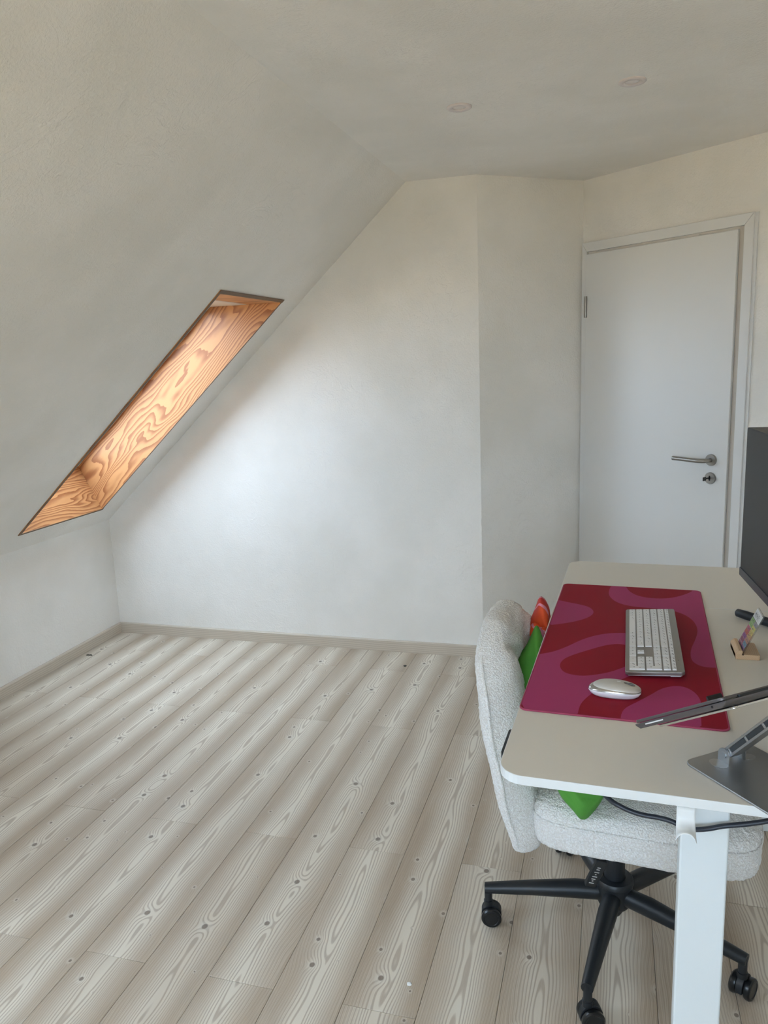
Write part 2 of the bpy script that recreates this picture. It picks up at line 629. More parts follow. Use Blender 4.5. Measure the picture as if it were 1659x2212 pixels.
def struct(o, label=None):
    o['kind'] = 'structure'
    if label:
        o['label'] = label
    return o


# ------------------------------------------------------------------ room shell
TH = 0.25
# floor slab and planks
fl = struct(box('floor', (XL - TH, YN - TH, -0.16), (XR + TH, 4.9, -0.012), SKIRT), 'pale pine laminate floor of long planks')
PW = 0.1852
X0 = -0.611
Lp = 1.43
GAP = 0.0005
k0 = int(math.floor((XL - X0) / PW))
k1 = int(math.ceil((XR - X0) / PW))
plank_cache = {}


def plank(xa, xb, ya, yb):
    key = (round(xb - xa, 4), round(yb - ya, 4))
    if key not in plank_cache:
        w, l = (xb - xa) / 2 - GAP, (yb - ya) / 2 - GAP
        c = 0.0012
        v, f = [], []
        for z, i in ((-0.012, 0), (-c * .6, 0), (0, c)):
            v += [(-w + i, -l + i, z), (w - i, -l + i, z), (w - i, l - i, z), (-w + i, l - i, z)]
        f.append((8, 9, 10, 11))
        for a in (0, 4):
            for q in range(4):
                f.append((a + q, a + (q + 1) % 4, a + 4 + (q + 1) % 4, a + 4 + q))
        me = bpy.data.meshes.new('plank')
        me.from_pydata(v, [], f)
        me.materials.append(PLANK)
        plank_cache[key] = me
    o = bpy.data.objects.new('plank', plank_cache[key])
    link(o, fl)
    c = fl.location
    o.location = ((xa + xb) / 2 - c.x, (ya + yb) / 2 - c.y, 0 - c.z)
    return o


def room_back(x):
    if x < CH.x:
        return YB
    if x < DC.x:
        return CH.y + (x - CH.x) / (DC.x - CH.x) * (DC.y - CH.y)
    return max(DC.y + (x - DC.x) * math.tan(DANG), YN + 1)


for k in range(k0, k1):
    xa, xb = X0 + k * PW, X0 + (k + 1) * PW
    xa, xb = max(xa, XL + 0.004), min(xb, XR - 0.004)
    if xb - xa < 0.01:
        continue
    yend = max(room_back(xa), room_back(xb), room_back((xa + xb) / 2))
    base = 3.557 if k % 2 == 1 else 2.958
    cuts = [YN + 0.004]
    js = sorted(base + Lp * i for i in range(-4, 2))
    cuts += [j for j in js if YN + 0.1 < j < yend - 0.02] + [yend]
    for a, b in zip(cuts[:-1], cuts[1:]):
        plank(xa, xb, a, b)

# back wall (pentagon under the slope)
bw = [(XL - TH, 0), (CH.x, 0), (CH.x, ZC + .02), (XC, ZC + .02), (XL, KNEE), (XL - TH, KNEE)]
bw = [(XL - TH, -0.05), (CH.x, -0.05), (CH.x, ZC + .1), (XC - .35, ZC + .1), (XL - TH, KNEE + .1)]
struct(prism('wall_back', bw, lambda p, q, t: Vector((p, t, q)), PLASTER, None, YB, YB + TH), 'white plastered gable wall under the slope')
struct(box('wall_left', (XL - TH, YN - TH, -0.05), (XL, YB + .1, KNEE), PLASTER), 'low white knee wall under the sloped ceiling')
# angled return beside the door and door wall
def wall_seg(name, A, B, label, back=0.2, h=ZC + .08):
    d = (B - A).normalized()
    nrm = Vector((d.y, -d.x, 0))
    if nrm.y > 0:
        nrm = -nrm
    P = [A, B, B - nrm * back, A - nrm * back]
    v = [Vector((p.x, p.y, -0.05)) for p in P] + [Vector((p.x, p.y, h)) for p in P]
    return struct(mesh(name, v, BOXF, PLASTER), label)


wall_seg('wall_corner', CH, DC, 'angled white wall strip between gable wall and door')
XE = 1.75
EB = DC + DD * ((XE - DC.x) / DD.x)
wall_seg('wall_right', DC, EB, 'white wall with the door')
struct(box('wall_far_right', (XR, YN - TH, -0.05), (XR + TH, EB.y + .2, ZC + .08), PLASTER), 'white side wall')
# gable wall behind the camera with the window opening
gv = []
x0, x1, z0, z1 = GW
def boxes(name, bl, mat, label, parent=None):
    v, f = [], []
    for lo, hi in bl:
        n = len(v)
        v += [(lo[0], lo[1], lo[2]), (hi[0], lo[1], lo[2]), (hi[0], hi[1], lo[2]), (lo[0], hi[1], lo[2]),
              (lo[0], lo[1], hi[2]), (hi[0], lo[1], hi[2]), (hi[0], hi[1], hi[2]), (lo[0], hi[1], hi[2])]
        f += [tuple(i + n for i in q) for q in BOXF]
    o = mesh(name, v, f, mat, parent)
    if label:
        struct(o, label)
    return o


ya, yb = YN - TH, YN
boxes('wall_near', [((XL - TH, ya, -.05), (x0, yb, ZC + .2)), ((x1, ya, -.05), (XR + TH, yb, ZC + .2)),
                    ((x0, ya, -.05), (x1, yb, z0)), ((x0, ya, z1), (x1, yb, ZC + .2))], PLASTER, 'white gable wall behind the viewer')
struct(box('ceiling', (XC - .3, YN - TH, ZC), (XR + TH, 4.6, ZC + .15), PLASTER_CEIL), 'flat white plastered ceiling')

# slope with the skylight hole: four prisms joined
def slope_part(poly, y0_, y1_, v, f):
    n = len(v)
    m_ = len(poly)
    v += [SW(s, y0_, d) for s, d in poly] + [SW(s, y1_, d) for s, d in poly]
    f.append(tuple(n + i for i in range(m_)))
    f.append(tuple(n + 2 * m_ - 1 - i for i in range(m_)))
    for i in range(m_):
        f.append((n + i, n + (i + 1) % m_, n + m_ + (i + 1) % m_, n + m_ + i))


BT = 0.014                     # lining board thickness
tz = SK_D / math.cos(SL)       # not used for the top, see below
top_run = SK_D / math.sin(SL)  # horizontal run of the level top lining
top_s_out = SK_S1 - top_run * math.cos(SL)
bot_s_out = SK_S0 + 0.07
v, f = [], []
slope_part([(-0.3, 0), (SK_S0 - BT, 0), (bot_s_out - BT, SK_D), (-0.3, SK_D)], YN - TH, YB + TH, v, f)
slope_part([(SK_S1 + BT, 0), (SLEN + .12, 0), (SLEN + .4, SK_D), (top_s_out + BT, SK_D)], YN - TH, YB + TH, v, f)
mid = [(SK_S0 - BT, 0), (SK_S1 + BT, 0), (top_s_out + BT, SK_D), (bot_s_out - BT, SK_D)]
slope_part(mid, YN - TH, SK2[0] - BT, v, f)
slope_part(mid, SK2[1] + BT, SK_Y0 - BT, v, f)
slope_part(mid, SK_Y1 + BT, YB + TH, v, f)
struct(mesh('wall_slope', v, f, PLASTER), 'white plastered sloping roof side')

# skylights: the one in view and an unseen wider one added for ambient light
def skylight(name, Y0, Y1, label):
    win = struct(empty(name, SW(0.5 * (SK_S0 + SK_S1), 0.5 * (Y0 + Y1), 0)), label)
    w0 = win.location.copy()
    PRJ = 0.003


    def lin(name, quad_sd, y0_, y1_, mat, orient=None):
        o = prism(name, quad_sd, lambda s, d, t: SW(s, t, d) - w0, mat, win, y0_, y1_)
        return o


    def rebase(o, ux, uy, uz):
        """give the object a local frame so that object-space grain follows ux"""
        c = sum((vv.co for vv in o.data.vertices), Vector()) / len(o.data.vertices)
        m = Matrix((ux, uy, uz)).transposed()
        inv = m.inverted()
        for vv in o.data.vertices:
            vv.co = inv @ (vv.co - c)
        o.location = c
        o.rotation_euler = m.to_euler()
        return o


    YU = Vector((0, 1, 0))
    sd_mid = [(SK_S0, -PRJ), (SK_S1, -PRJ), (top_s_out, SK_D), (bot_s_out, SK_D)]
    o = lin('lining_side', sd_mid, Y1, Y1 + BT, LINING)
    rebase(o, SU, YU, SU.cross(YU))
    o = lin('lining_side', sd_mid, Y0 - BT, Y0, LINING)
    rebase(o, SU, YU, SU.cross(YU))
    o = lin('lining_bottom', [(SK_S0 - BT, -PRJ), (SK_S0, -PRJ), (bot_s_out, SK_D), (bot_s_out - BT, SK_D)], Y0 - BT, Y1 + BT, LINING)
    rebase(o, YU, SN, YU.cross(SN))
    tf = 0.48
    tm_s = SK_S1 + (top_s_out - SK_S1) * tf
    o = lin('lining_top', [(SK_S1, -PRJ), (SK_S1 + BT * 1.3, -PRJ), (tm_s + BT * 1.3, SK_D * tf), (tm_s, SK_D * tf)], Y0 - BT, Y1 + BT, LINING)
    rebase(o, YU, SN, YU.cross(SN))
    lin('frame_top', [(tm_s - .004, SK_D * tf), (tm_s + BT * 1.3, SK_D * tf), (top_s_out + BT * 1.3, SK_D), (top_s_out - .004, SK_D)], Y0, Y1, WHITE_FRAME)
    # dark plywood edges facing the room
    e = 0.010
    for nm, (sa, sb, y0_, y1_) in {
        'lining_edge': (SK_S1, SK_S1 + BT * 1.3, Y0 - BT, Y1 + BT), 'lining_edge.b': (SK_S0 - BT * .8, SK_S0, Y0 - BT, Y1 + BT),
        'lining_edge.c': (SK_S0, SK_S1, Y1, Y1 + BT * .6), 'lining_edge.d': (SK_S0, SK_S1, Y0 - BT, Y0)}.items():
        lin('lining_edge', [(sa, -PRJ - .002), (sb, -PRJ - .002), (sb, -PRJ), (sa, -PRJ)], y0_, y1_, EDGE_WOOD)
    # sash at the outer end: frame bars and pane
    for sa, sb, y0_, y1_ in ((bot_s_out, bot_s_out + .05, Y0, Y1), (top_s_out - .05, top_s_out, Y0, Y1),
                             (bot_s_out, top_s_out, Y0 - .01, Y0 + .035), (bot_s_out, top_s_out, Y1 - .035, Y1 + .01)):
        lin('sash_bar', [(sa, SK_D), (sb, SK_D), (sb, SK_D + .05), (sa, SK_D + .05)], y0_, y1_, WHITE_FRAME)
    lin('pane', [(bot_s_out + .05, SK_D + .03), (top_s_out - .05, SK_D + .03), (top_s_out - .05, SK_D + .034), (bot_s_out + .05, SK_D + .034)],
        Y0 + .035, Y1 - .035, GLASS)


skylight('window_1', SK_Y0, SK_Y1, 'roof window deep in a varnished plywood lining')
skylight('added_window_3', SK2[0], SK2[1], 'unseen roof window beside the viewer, added to brighten the room')

# gable window (behind the viewer)
win2 = struct(empty('window_2', ((x0 + x1) / 2, YN, z0)), 'tall double casement window behind the viewer')
wl = Vector(win2.location)
def w2box(name, lo, hi, mat):
    return box(name, [lo[i] - wl[i] for i in range(3)], [hi[i] - wl[i] for i in range(3)], mat, win2)
fy0, fy1 = YN - .18, YN - .11
xm = (x0 + x1) / 2
for lo, hi in (((x0, fy0, z0), (x0 + .06, fy1, z1)), ((x1 - .06, fy0, z0), (x1, fy1, z1)), ((x0 + .06, fy0, z0), (x1 - .06, fy1, z0 + .07)),
               ((x0 + .06, fy0, z1 - .06), (x1 - .06, fy1, z1)), ((xm - .05, fy0, z0 + .07), (xm + .05, fy1, z1 - .06))):
    w2box('frame_bar', lo, hi, WHITE_FRAME)
for xa_, xb_ in ((x0 + .06, xm - .05), (xm + .05, x1 - .06)):
    w2box('pane', (xa_, YN - .15, z0 + .07), (xb_, YN - .146, z1 - .06), GLASS)
w2box('sill', (x0, YN - .11, z0 - .0), (x1, YN + .0, z0 + .02), WHITE_FRAME)

# lawn outside, one storey below
struct(mesh('ground', [(-60, -60, -3.2), (60, -60, -3.2), (60, 60, -3.2), (-60, 60, -3.2)], [(0, 1, 2, 3)], LAWN), 'lawn outside one storey below')

# skirting boards
SK_H, SK_T = 0.061, 0.016
def skirting(name, A, B, mat, label):
    A, B = Vector(A), Vector(B)
    d = (B - A).normalized()
    nrm = Vector((d.y, -d.x, 0))
    prof = [(0, 0.0), (SK_T, 0.0), (SK_T, SK_H - .004), (SK_T - .004, SK_H), (0, SK_H)]
    L = (B - A).length
    o = prism(name, prof, lambda p, q, t: Vector((t, -p, q)), mat, None, 0, L)
    o.location = (A.x, A.y, 0.0)
    o.rotation_euler = (0, 0, math.atan2(d.y, d.x))
    return struct(o, label)


skirting('baseboard_left', (XL, YN, 0), (XL, YB - SK_T, 0), SKIRT_X, 'pale wood skirting board along the knee wall')
skirting('baseboard_back', (XL, YB, 0), (CH.x, YB, 0), SKIRT_X, 'pale wood skirting board along the gable wall')
skirting('baseboard_corner', CH, DC, SKIRT_X, 'pale wood skirting board of the angled wall strip')

# ------------------------------------------------------------------ door
door = struct(empty('door_1', DC + DD * 0.02), 'white flush door with steel lever handle')
door.rotation_euler = (0, 0, DANG)
# local: x along the wall, -y into the room, z up   (DN in local is -y)
S_IN0, S_IN1, D_TOP = 0.028, 0.823, 2.026
FW = 0.064


def dface(name, poly, y0_, y1_, mat, par=door, bev=0.0):
    return prism(name, poly, lambda p, q, t: Vector((p, -t, q)), mat, par, y0_, y1_, bev=bev)


FT = D_TOP + 0.058
a0, a1 = -0.012, S_IN1 + FW
b0, b1 = S_IN0 - 0.010, S_IN1 + 0.022
dface('casing_side', [(a0, 0), (b0, 0), (b0, D_TOP + .012), (a0, FT - .002)], 0.0, 0.016, DOOR_WHITE, bev=.002)
dface('casing_side', [(b1, 0), (a1, 0), (a1, FT), (b1, D_TOP + .012)], 0.0, 0.016, DOOR_WHITE, bev=.002)
dface('casing_head', [(a0, FT - .001), (b0, D_TOP + .013), (b1, D_TOP + .013), (a1, FT + .001)], 0.0, 0.016, DOOR_WHITE, bev=.002)
# outer return of the casing on the handle side
dface('casing_lip', [(a1, 0), (a1 + .012, 0), (a1 + .012, FT), (a1, FT)], 0.0, 0.008, DOOR_WHITE)
leaf = dface('door_leaf', [(S_IN0 - .008, 0.005), (S_IN1, 0.005), (S_IN1, D_TOP), (S_IN0 - .008, D_TOP)], 0.0, 0.024, DOOR_WHITE, bev=.003)
dface('rebate_seal', [(S_IN1 + .002, 0), (S_IN1 + .021, 0), (S_IN1 + .021, D_TOP + .01), (S_IN1 + .002, D_TOP + .01)], 0.0, 0.012, plain('beige_seal', srgb(196, 188, 178), 0.7))
lathe('hinge', [(0.0, -.052), (.0075, -.052), (.0075, .052), (0, .052)], STEEL, door, (S_IN0 - .002, -0.030, 1.772), (0, 0, 1), 16)
HS, HZ = 0.748, 1.056
lathe('handle_rosette', [(0, 0), (.0265, 0), (.0265, .006), (.0245, .009), (0, .009)], STEEL, leaf, (HS, -.024, HZ), (0, -1, 0))
tube('handle_lever', [(HS, -.034, HZ), (HS, -.060, HZ), (HS - .004, -.072, HZ), (HS - .022, -.078, HZ - .001), (HS - .05, -.078, HZ - .001), (HS - .16, -.078, HZ + .002)], 0.0098, STEEL, leaf, 16, smooth_path=1)
KZ = 0.974
lathe('lock_rosette', [(0, 0), (.0265, 0), (.0265, .006), (.0245, .009), (0, .009)], STEEL, leaf, (HS, -.024, KZ), (0, -1, 0))
dface('keyhole', rrect(HS - .004, KZ - .011, HS + .004, KZ + .012, .0039), 0.0331, 0.0336, BLACK_HOLE, leaf)
tube('key', [(HS, -.036, KZ + .002), (HS - .0, -.062, KZ + .002)], 0.0032, STEEL_DARK, leaf, 10)
kb = box('key_bow', (HS - .0015, -.083, KZ - .007), (HS + .0015, -.060, KZ + .010), STEEL_DARK, leaf, .001)

# ------------------------------------------------------------------ recessed ceiling spots
LENS = plain('matt_lamp_lens', srgb(236, 228, 224), 0.5)
RING = plain('satin_lamp_ring', srgb(226, 216, 212), 0.45)
for lx, ly, lab in ((-0.517, 2.813, 'round recessed ceiling spotlight nearer the sloping roof side'), (0.042, 2.780, 'round recessed ceiling spotlight above the desk, farther right')):
    t = tag(empty('ceiling_spotlight', (lx, ly, ZC)), lab, 'spotlight', 'recessed ceiling spotlights')
    # ring
    rp = [(.043, 0.0), (.043, -.003), (.040, -.0055), (.0235, -.0045), (.0225, -.0015), (.0225, 0.0)]
    seg = 40
    vv, ff = [], []
    for r_, h_ in rp:
        for k in range(seg):
            a = 2 * math.pi * k / seg
            vv.append((r_ * math.cos(a), r_ * math.sin(a), h_))
    for i in range(len(rp) - 1):
        for k in range(seg):
            ff.append((i * seg + k, i * seg + (k + 1) % seg, (i + 1) * seg + (k + 1) % seg, (i + 1) * seg + k))
    mesh('trim_ring', vv, ff, RING, t, smooth=True)
    lathe('lens', [(0, 0.0), (.0222, 0.0), (.0222, -.0015), (.015, -.003), (0, -.0035)], LENS, t)

# ------------------------------------------------------------------ desk
DZ = 0.85
DTH = 0.017
dth = R(-2.0)
DO = Vector((-0.1795, 1.2125, 0))
desk = tag(empty('standing_desk', DO, dth), 'white height-adjustable desk with grey-beige top standing before the door', 'desk')
DW, DLn = 0.80, 1.435
SEAM = 0.992


def plate(name, poly, z0_, z1_, mats, par, split=True):
    """horizontal plate; top gets mats[0], edge and bottom mats[1]"""
    o = prism(name, poly, lambda p, q, t: Vector((p, q, t)), mats[0], par, z0_, z1_)
    o.data.materials.append(mats[1])
    for p in o.data.polygons:
        p.material_index = 0 if p.normal.z > 0.5 else 1
    return o


full = rrect(0, 0, DW, DLn, 0.045, 8)
nearp = [p for p in full if p[1] < SEAM]
farp = [p for p in full if p[1] > SEAM]
nearp = [q for q in full if q[1] < .5]
nl = [q for q in nearp]
# near panel: order corner arcs bottom-left then bottom-right, then the seam
n1_ = [q for q in full if q[1] < .5]
n1_ = n1_ + [(DW, SEAM - .0003), (0, SEAM - .0003)]
f1_ = [q for q in full if q[1] > .5] + [(0, SEAM + .0003), (DW, SEAM + .0003)]
for nm, poly in (('desktop_panel', n1_), ('desktop_panel', f1_)):
    o = plate(nm, poly, DZ - DTH, DZ, (DESK_TOP, DESK_EDGE), desk)
    b_ = o.modifiers.new('bevel', 'BEVEL')
    b_.width = 0.0012
    b_.segments = 2
    b_.limit_method = 'ANGLE'
    b_.material = 1
# steel legs: telescopic columns, feet, cross beams
LX0, LX1, LY0 = 0.300, 0.376, 0.058
for ly in (LY0, DLn - LY0 - .05):
    lg = box('leg', (LX0, ly, 0.33), (LX1, ly + .05, DZ - DTH), DESK_STEEL, desk, .004)
    box('inner_column', (LX0 + .006, ly + .005, 0.04), (LX1 - .006, ly + .045, 0.34), DESK_STEEL, desk, .003)
    box('foot', (0.06, ly - .01, 0.0), (0.66, ly + .06, 0.04), DESK_STEEL, desk, .006)
for bx in (LX0 + .002, LX1 - .032):
    box('cross_beam', (bx, LY0 + .05, DZ - DTH - .045), (bx + .03, DLn - LY0 - .05, DZ - DTH), DESK_STEEL, desk, .002)
# hand controller under the user edge
ct = prism('hand_controller', rrect(-.010, .10, .05, .20, .008), lambda p, q, t: Vector((p, q, t)), BLACK_PL, desk, DZ - DTH - .018, DZ - DTH - .001)

# headphone hook screwed under the near edge
hk = tag(empty('headphone_hook', (0, 0, 0)), 'small white curved hook hanging below the near desk edge', 'hook')
dm = Matrix.Translation(DO) @ Matrix.Rotation(dth, 4, 'Z')
hx0, hx1 = 0.290, 0.318
prof = []   # (y, z) path down and out towards the viewer
path = [(0.022, DZ - DTH), (0.0, DZ - DTH - .0005), (-.001, DZ - DTH - .008), (-.001, DZ - DTH - .016), (-.003, DZ - DTH - .022), (-.008, DZ - DTH - .0265), (-.015, DZ - DTH - .0285), (-.022, DZ - DTH - .0285), (-.028, DZ - DTH - .0275)]
vv, ff = [], []
NX = 11
for i, (py, pz) in enumerate(path):
    t_ = max(0, (i - 3) / 5.0)
    for lay in (0, 1):
        for j in range(NX):
            a = j / (NX - 1) * 2 - 1
            wdt = (hx1 - hx0) / 2 * (1 + .12 * t_)
            sag = t_ * (.011 * abs(a) ** 3.0 + .003 * a * a)
            xx = (hx0 + hx1) / 2 + a * wdt
            if i < 2:
                p_ = (xx, py, pz - .0022 * lay)
            elif i < 5:
                p_ = (xx, py + .0022 * lay, pz)
            else:
                p_ = (xx, py, pz - .0022 * lay - sag)
            vv.append(dm @ Vector(p_))
rw = NX * 2
for i in range(len(path) - 1):
    for j in range(NX - 1):
        ff.append((i * rw + j, i * rw + j + 1, (i + 1) * rw + j + 1, (i + 1) * rw + j))
        ff.append((i * rw + NX + j, (i + 1) * rw + NX + j, (i + 1) * rw + NX + j + 1, i * rw + NX + j + 1))
    ff.append((i * rw, (i + 1) * rw, (i + 1) * rw + NX, i * rw + NX))
    ff.append((i * rw + NX - 1, i * rw + 2 * NX - 1, (i + 1) * rw + 2 * NX - 1, (i + 1) * rw + NX - 1))
for i in (0, len(path) - 1):
    for j in range(NX - 1):
        ff.append((i * rw + j, i * rw + NX + j, i * rw + NX + j + 1, i * rw + j + 1))
mesh('hook_body', vv, ff, DESK_EDGE, hk, smooth=True)
for j in range(2):
    pz = dm @ Vector((hx0 + .009 + .010 * j, .012, DZ - DTH - .0022))
    lathe('screw', [(0, 0), (.003, 0), (.002, -.0015), (0, -.0016)], STEEL, hk, pz)

# loose power cable under the desk
cab = tube('power_cable', [(-.06, 1.36, .815), (0.002, 1.262, .797), (.03, 1.255, .786), (.058, 1.252, .7795), (.085, 1.25, .780), (.108, 1.245, .7795), (.125, 1.24, .772),
                           (.142, 1.243, .770), (.163, 1.246, .772), (.186, 1.248, .780), (.215, 1.249, .786), (.253, 1.25, .7965), (.30, 1.26, .812), (.36, 1.30, .825)],
           0.0042, CABLE, None, 10, smooth_path=2)
tag(cab, 'black power cable sagging under the near edge of the desk', 'cable')

# ------------------------------------------------------------------ desk mat
MO = Vector((-0.1675, 1.4625, DZ))
MTH = R(-2.3)
MW, ML, MT = 0.3865, 0.893, 0.0035
dmat = tag(empty('desk_mat', MO, MTH), 'large crimson desk mat with pink flowing shapes', 'desk mat')
MSH = Vector((0.0042, 0.0036))
A_ = [(0.134, 0.902), (0.129, 0.835), (0.132, 0.79), (0.147, 0.745), (0.173, 0.714), (0.207, 0.7), (0.251, 0.698), (0.293, 0.695), (0.325, 0.67), (0.346, 0.632), (0.357, 0.58), (0.357, 0.525), (0.347, 0.464), (0.335, 0.405), (0.332, 0.357), (0.335, 0.324), (0.35, 0.302), (0.365, 0.298), (0.395, 0.301), (0.395, 0.91), (0.37, 0.907), (0.352, 0.86), (0.311, 0.808), (0.266, 0.787), (0.216, 0.798), (0.187, 0.841), (0.173, 0.91)]
B_ = [(-0.02, 0.730), (0.018, 0.708), (0.06, 0.691), (0.086, 0.673), (0.1, 0.638), (0.096, 0.601), (0.075, 0.563), (0.035, 0.525), (-0.02, 0.493)]
C_ = [(-0.02, 0.285), (0.022, 0.311), (0.052, 0.353), (0.082, 0.41), (0.115, 0.451), (0.149, 0.475), (0.186, 0.484), (0.215, 0.48), (0.237, 0.445), (0.249, 0.385), (0.245, 0.314), (0.229, 0.255), (0.214, 0.226), (0.199, 0.207), (0.174, 0.172), (0.149, 0.14), (0.129, 0.102), (0.115, 0.064), (0.109, 0.034), (0.109, -0.02), (-0.02, -0.02)]
D_ = [(0.178, 0.406), (0.144, 0.39), (0.112, 0.354), (0.073, 0.309), (0.053, 0.275), (0.048, 0.24), (0.056, 0.209), (0.071, 0.192), (0.1, 0.186), (0.13, 0.2), (0.16, 0.223), (0.179, 0.246), (0.192, 0.263), (0.209, 0.3), (0.212, 0.347), (0.204, 0.387)]
E_ = [(0.189, -0.02), (0.19, 0.025), (0.199, 0.052), (0.22, 0.083), (0.244, 0.121), (0.266, 0.159), (0.289, 0.178), (0.307, 0.181), (0.324, 0.168), (0.337, 0.139), (0.341, 0.1), (0.336, 0.041), (0.334, -0.02)]


def smooth_poly(p, n=2):
    for _ in range(n):
        q = []
        for i in range(len(p)):
            a, b = p[i], p[(i + 1) % len(p)]
            q += [(a[0] * .75 + b[0] * .25, a[1] * .75 + b[1] * .25), (a[0] * .25 + b[0] * .75, a[1] * .25 + b[1] * .75)]
        p = q
    return p


def ccw(P):
    ar = sum(P[i][0] * P[(i + 1) % len(P)][1] - P[(i + 1) % len(P)][0] * P[i][1] for i in range(len(P)))
    return P if ar > 0 else P[::-1]


polys = [rrect(0, 0, MW, ML, 0.014, 6)] + [ccw(smooth_poly([(x + MSH.x, y + MSH.y) for x, y in P])) for P in (A_, B_, C_, D_, E_)]
pv, pf = [], []
for P in polys:
    n = len(pv)
    pv += [Vector(p) for p in P]
    pf.append(list(range(n, n + len(P))))
rv, re, rf, ov, oe, of = delaunay_2d_cdt(pv, [], pf, 1, 1e-6)
verts = [(p.x, p.y, MT) for p in rv]
faces, mi = [], []
def inside(P, x, y):
    r_ = False
    for k_ in range(len(P)):
        (xa_, ya_), (xb_, yb_) = P[k_], P[k_ - 1]
        if (ya_ > y) != (yb_ > y) and x < (xb_ - xa_) * (y - ya_) / (yb_ - ya_) + xa_:
            r_ = not r_
    return r_


for fc in rf:
    gx = sum(rv[q].x for q in fc) / len(fc)
    gy = sum(rv[q].y for q in fc) / len(fc)
    if not inside(polys[0], gx, gy):
        continue
    pink = any(inside(polys[q], gx, gy) for q in (1, 2, 3, 5)) and not inside(polys[4], gx, gy)
    faces.append(tuple(fc))
    mi.append(1 if pink else 0)
me = bpy.data.meshes.new('mat_sheet')
outl = polys[0]
nb = len(verts)
verts += [(x, y, 0.0) for x, y in outl] + [(x, y, MT) for x, y in outl]
no = len(outl)
for i in range(no):
    faces.append((nb + i, nb + (i + 1) % no, nb + no + (i + 1) % no, nb + no + i))
    mi.append(0)
faces.append(tuple(nb + no - 1 - i for i in range(no)))
mi.append(0)
me.from_pydata(verts, [], faces)
me.materials.append(MAT_RED)
me.materials.append(MAT_PINK)
for p, m_ in zip(me.polygons, mi):
    p.material_index = m_
bm = bmesh.new(); bm.from_mesh(me)
for fc in bm.faces:
    if fc.calc_center_median().z > MT * .9 and fc.normal.z < 0:
        fc.normal_flip()
bm.to_mesh(me); bm.free()
link(bpy.data.objects.new('mat_sheet', me), dmat)
rim = [(x, y, MT * .55) for x, y in rrect(-.0006, -.0006, MW + .0006, ML + .0006, .0146, 6)]
tube('stitched_rim', rim + [rim[0]], .0021, MAT_RIM, dmat, 8, caps=False)

# ------------------------------------------------------------------ keyboard
def frame_from(o, ex, ey, ez):
    m = Matrix((ex, ey, ez)).transposed()
    return m


KL, KW, KH = 0.433, 0.1225, 0.0085
kthx = Vector((-0.018, -0.9998, 0)).normalized()      # local x: to the typist's right = towards the viewer
kslope = R(4.2)
kyf = Vector((0.9998, -0.018, 0)).normalized()
ky = (kyf * math.cos(kslope) + Vector((0, 0, math.sin(kslope)))).normalized()
kz = kthx.cross(ky).normalized()
KO = Vector((0.0452, 2.096, DZ + MT + .0034))   # far-left lower corner (typist's left front)
kbd = tag(empty('keyboard', KO), 'slim silver keyboard with white keys lying on the mat', 'keyboard')
kbd.rotation_euler = Matrix((kthx, ky, kz)).transposed().to_euler()
kp = rrect(0, 0, KL, KW, .008, 5)
body = prism('keyboard_body', kp, lambda p, q, t: Vector((p, q, t)), ALU, kbd, 0, KH, bev=.0018)
box('keyboard_base', (.004, .006, -.003), (KL - .004, KW - .006, .0015), MOUSE_WHITE, kbd, .001)
box('foot_bar', (.012, KW - .030, -.0085), (KL - .012, KW - .008, -.002), MOUSE_WHITE, kbd, .002)
U = (KL - 0.0175) / 22.6
kx0 = 0.0088
pitch = 0.01765
rows = []
r_start = 0.0093
ROWY = [r_start + i * pitch for i in range(5)] + [r_start + 5 * pitch]
ROWH = [pitch - .0030] * 5 + [.0086]
NAV = 15.3
NUM = 18.6
keys = []
def row(r, widths, start=0.0):
    x = start
    for w in widths:
        keys.append((x, r, w, 1))
        x += w
row(0, [1.25, 1, 1.1, 1.15, 5.2, 1.1, 1.05, 1.1, 2.05])
row(1, [1.25] + [1] * 11 + [2.75])
row(2, [1.75] + [1] * 11 + [2.25])
row(3, [1.5] + [1] * 12 + [1.5])
row(4, [1] * 13 + [2])
row(5, [15 / 14.0] * 14)
row(0, [1, 1, 1], NAV)
row(1, [1], NAV + 1)
row(3, [1, 1, 1], NAV); row(4, [1, 1, 1], NAV); row(5, [1, 1, 1], NAV)
row(0, [2, 1], NUM)
keys.append((NUM + 3, 0, 1, 2))
row(1, [1, 1, 1], NUM); row(2, [1, 1, 1], NUM)
keys.append((NUM + 3, 2, 1, 2))
row(3, [1, 1, 1], NUM); row(4, [1, 1, 1, 1], NUM); row(5, [1, 1, 1, 1], NUM)
kc = {}
random.seed(4)
lv, lf_ = [], []
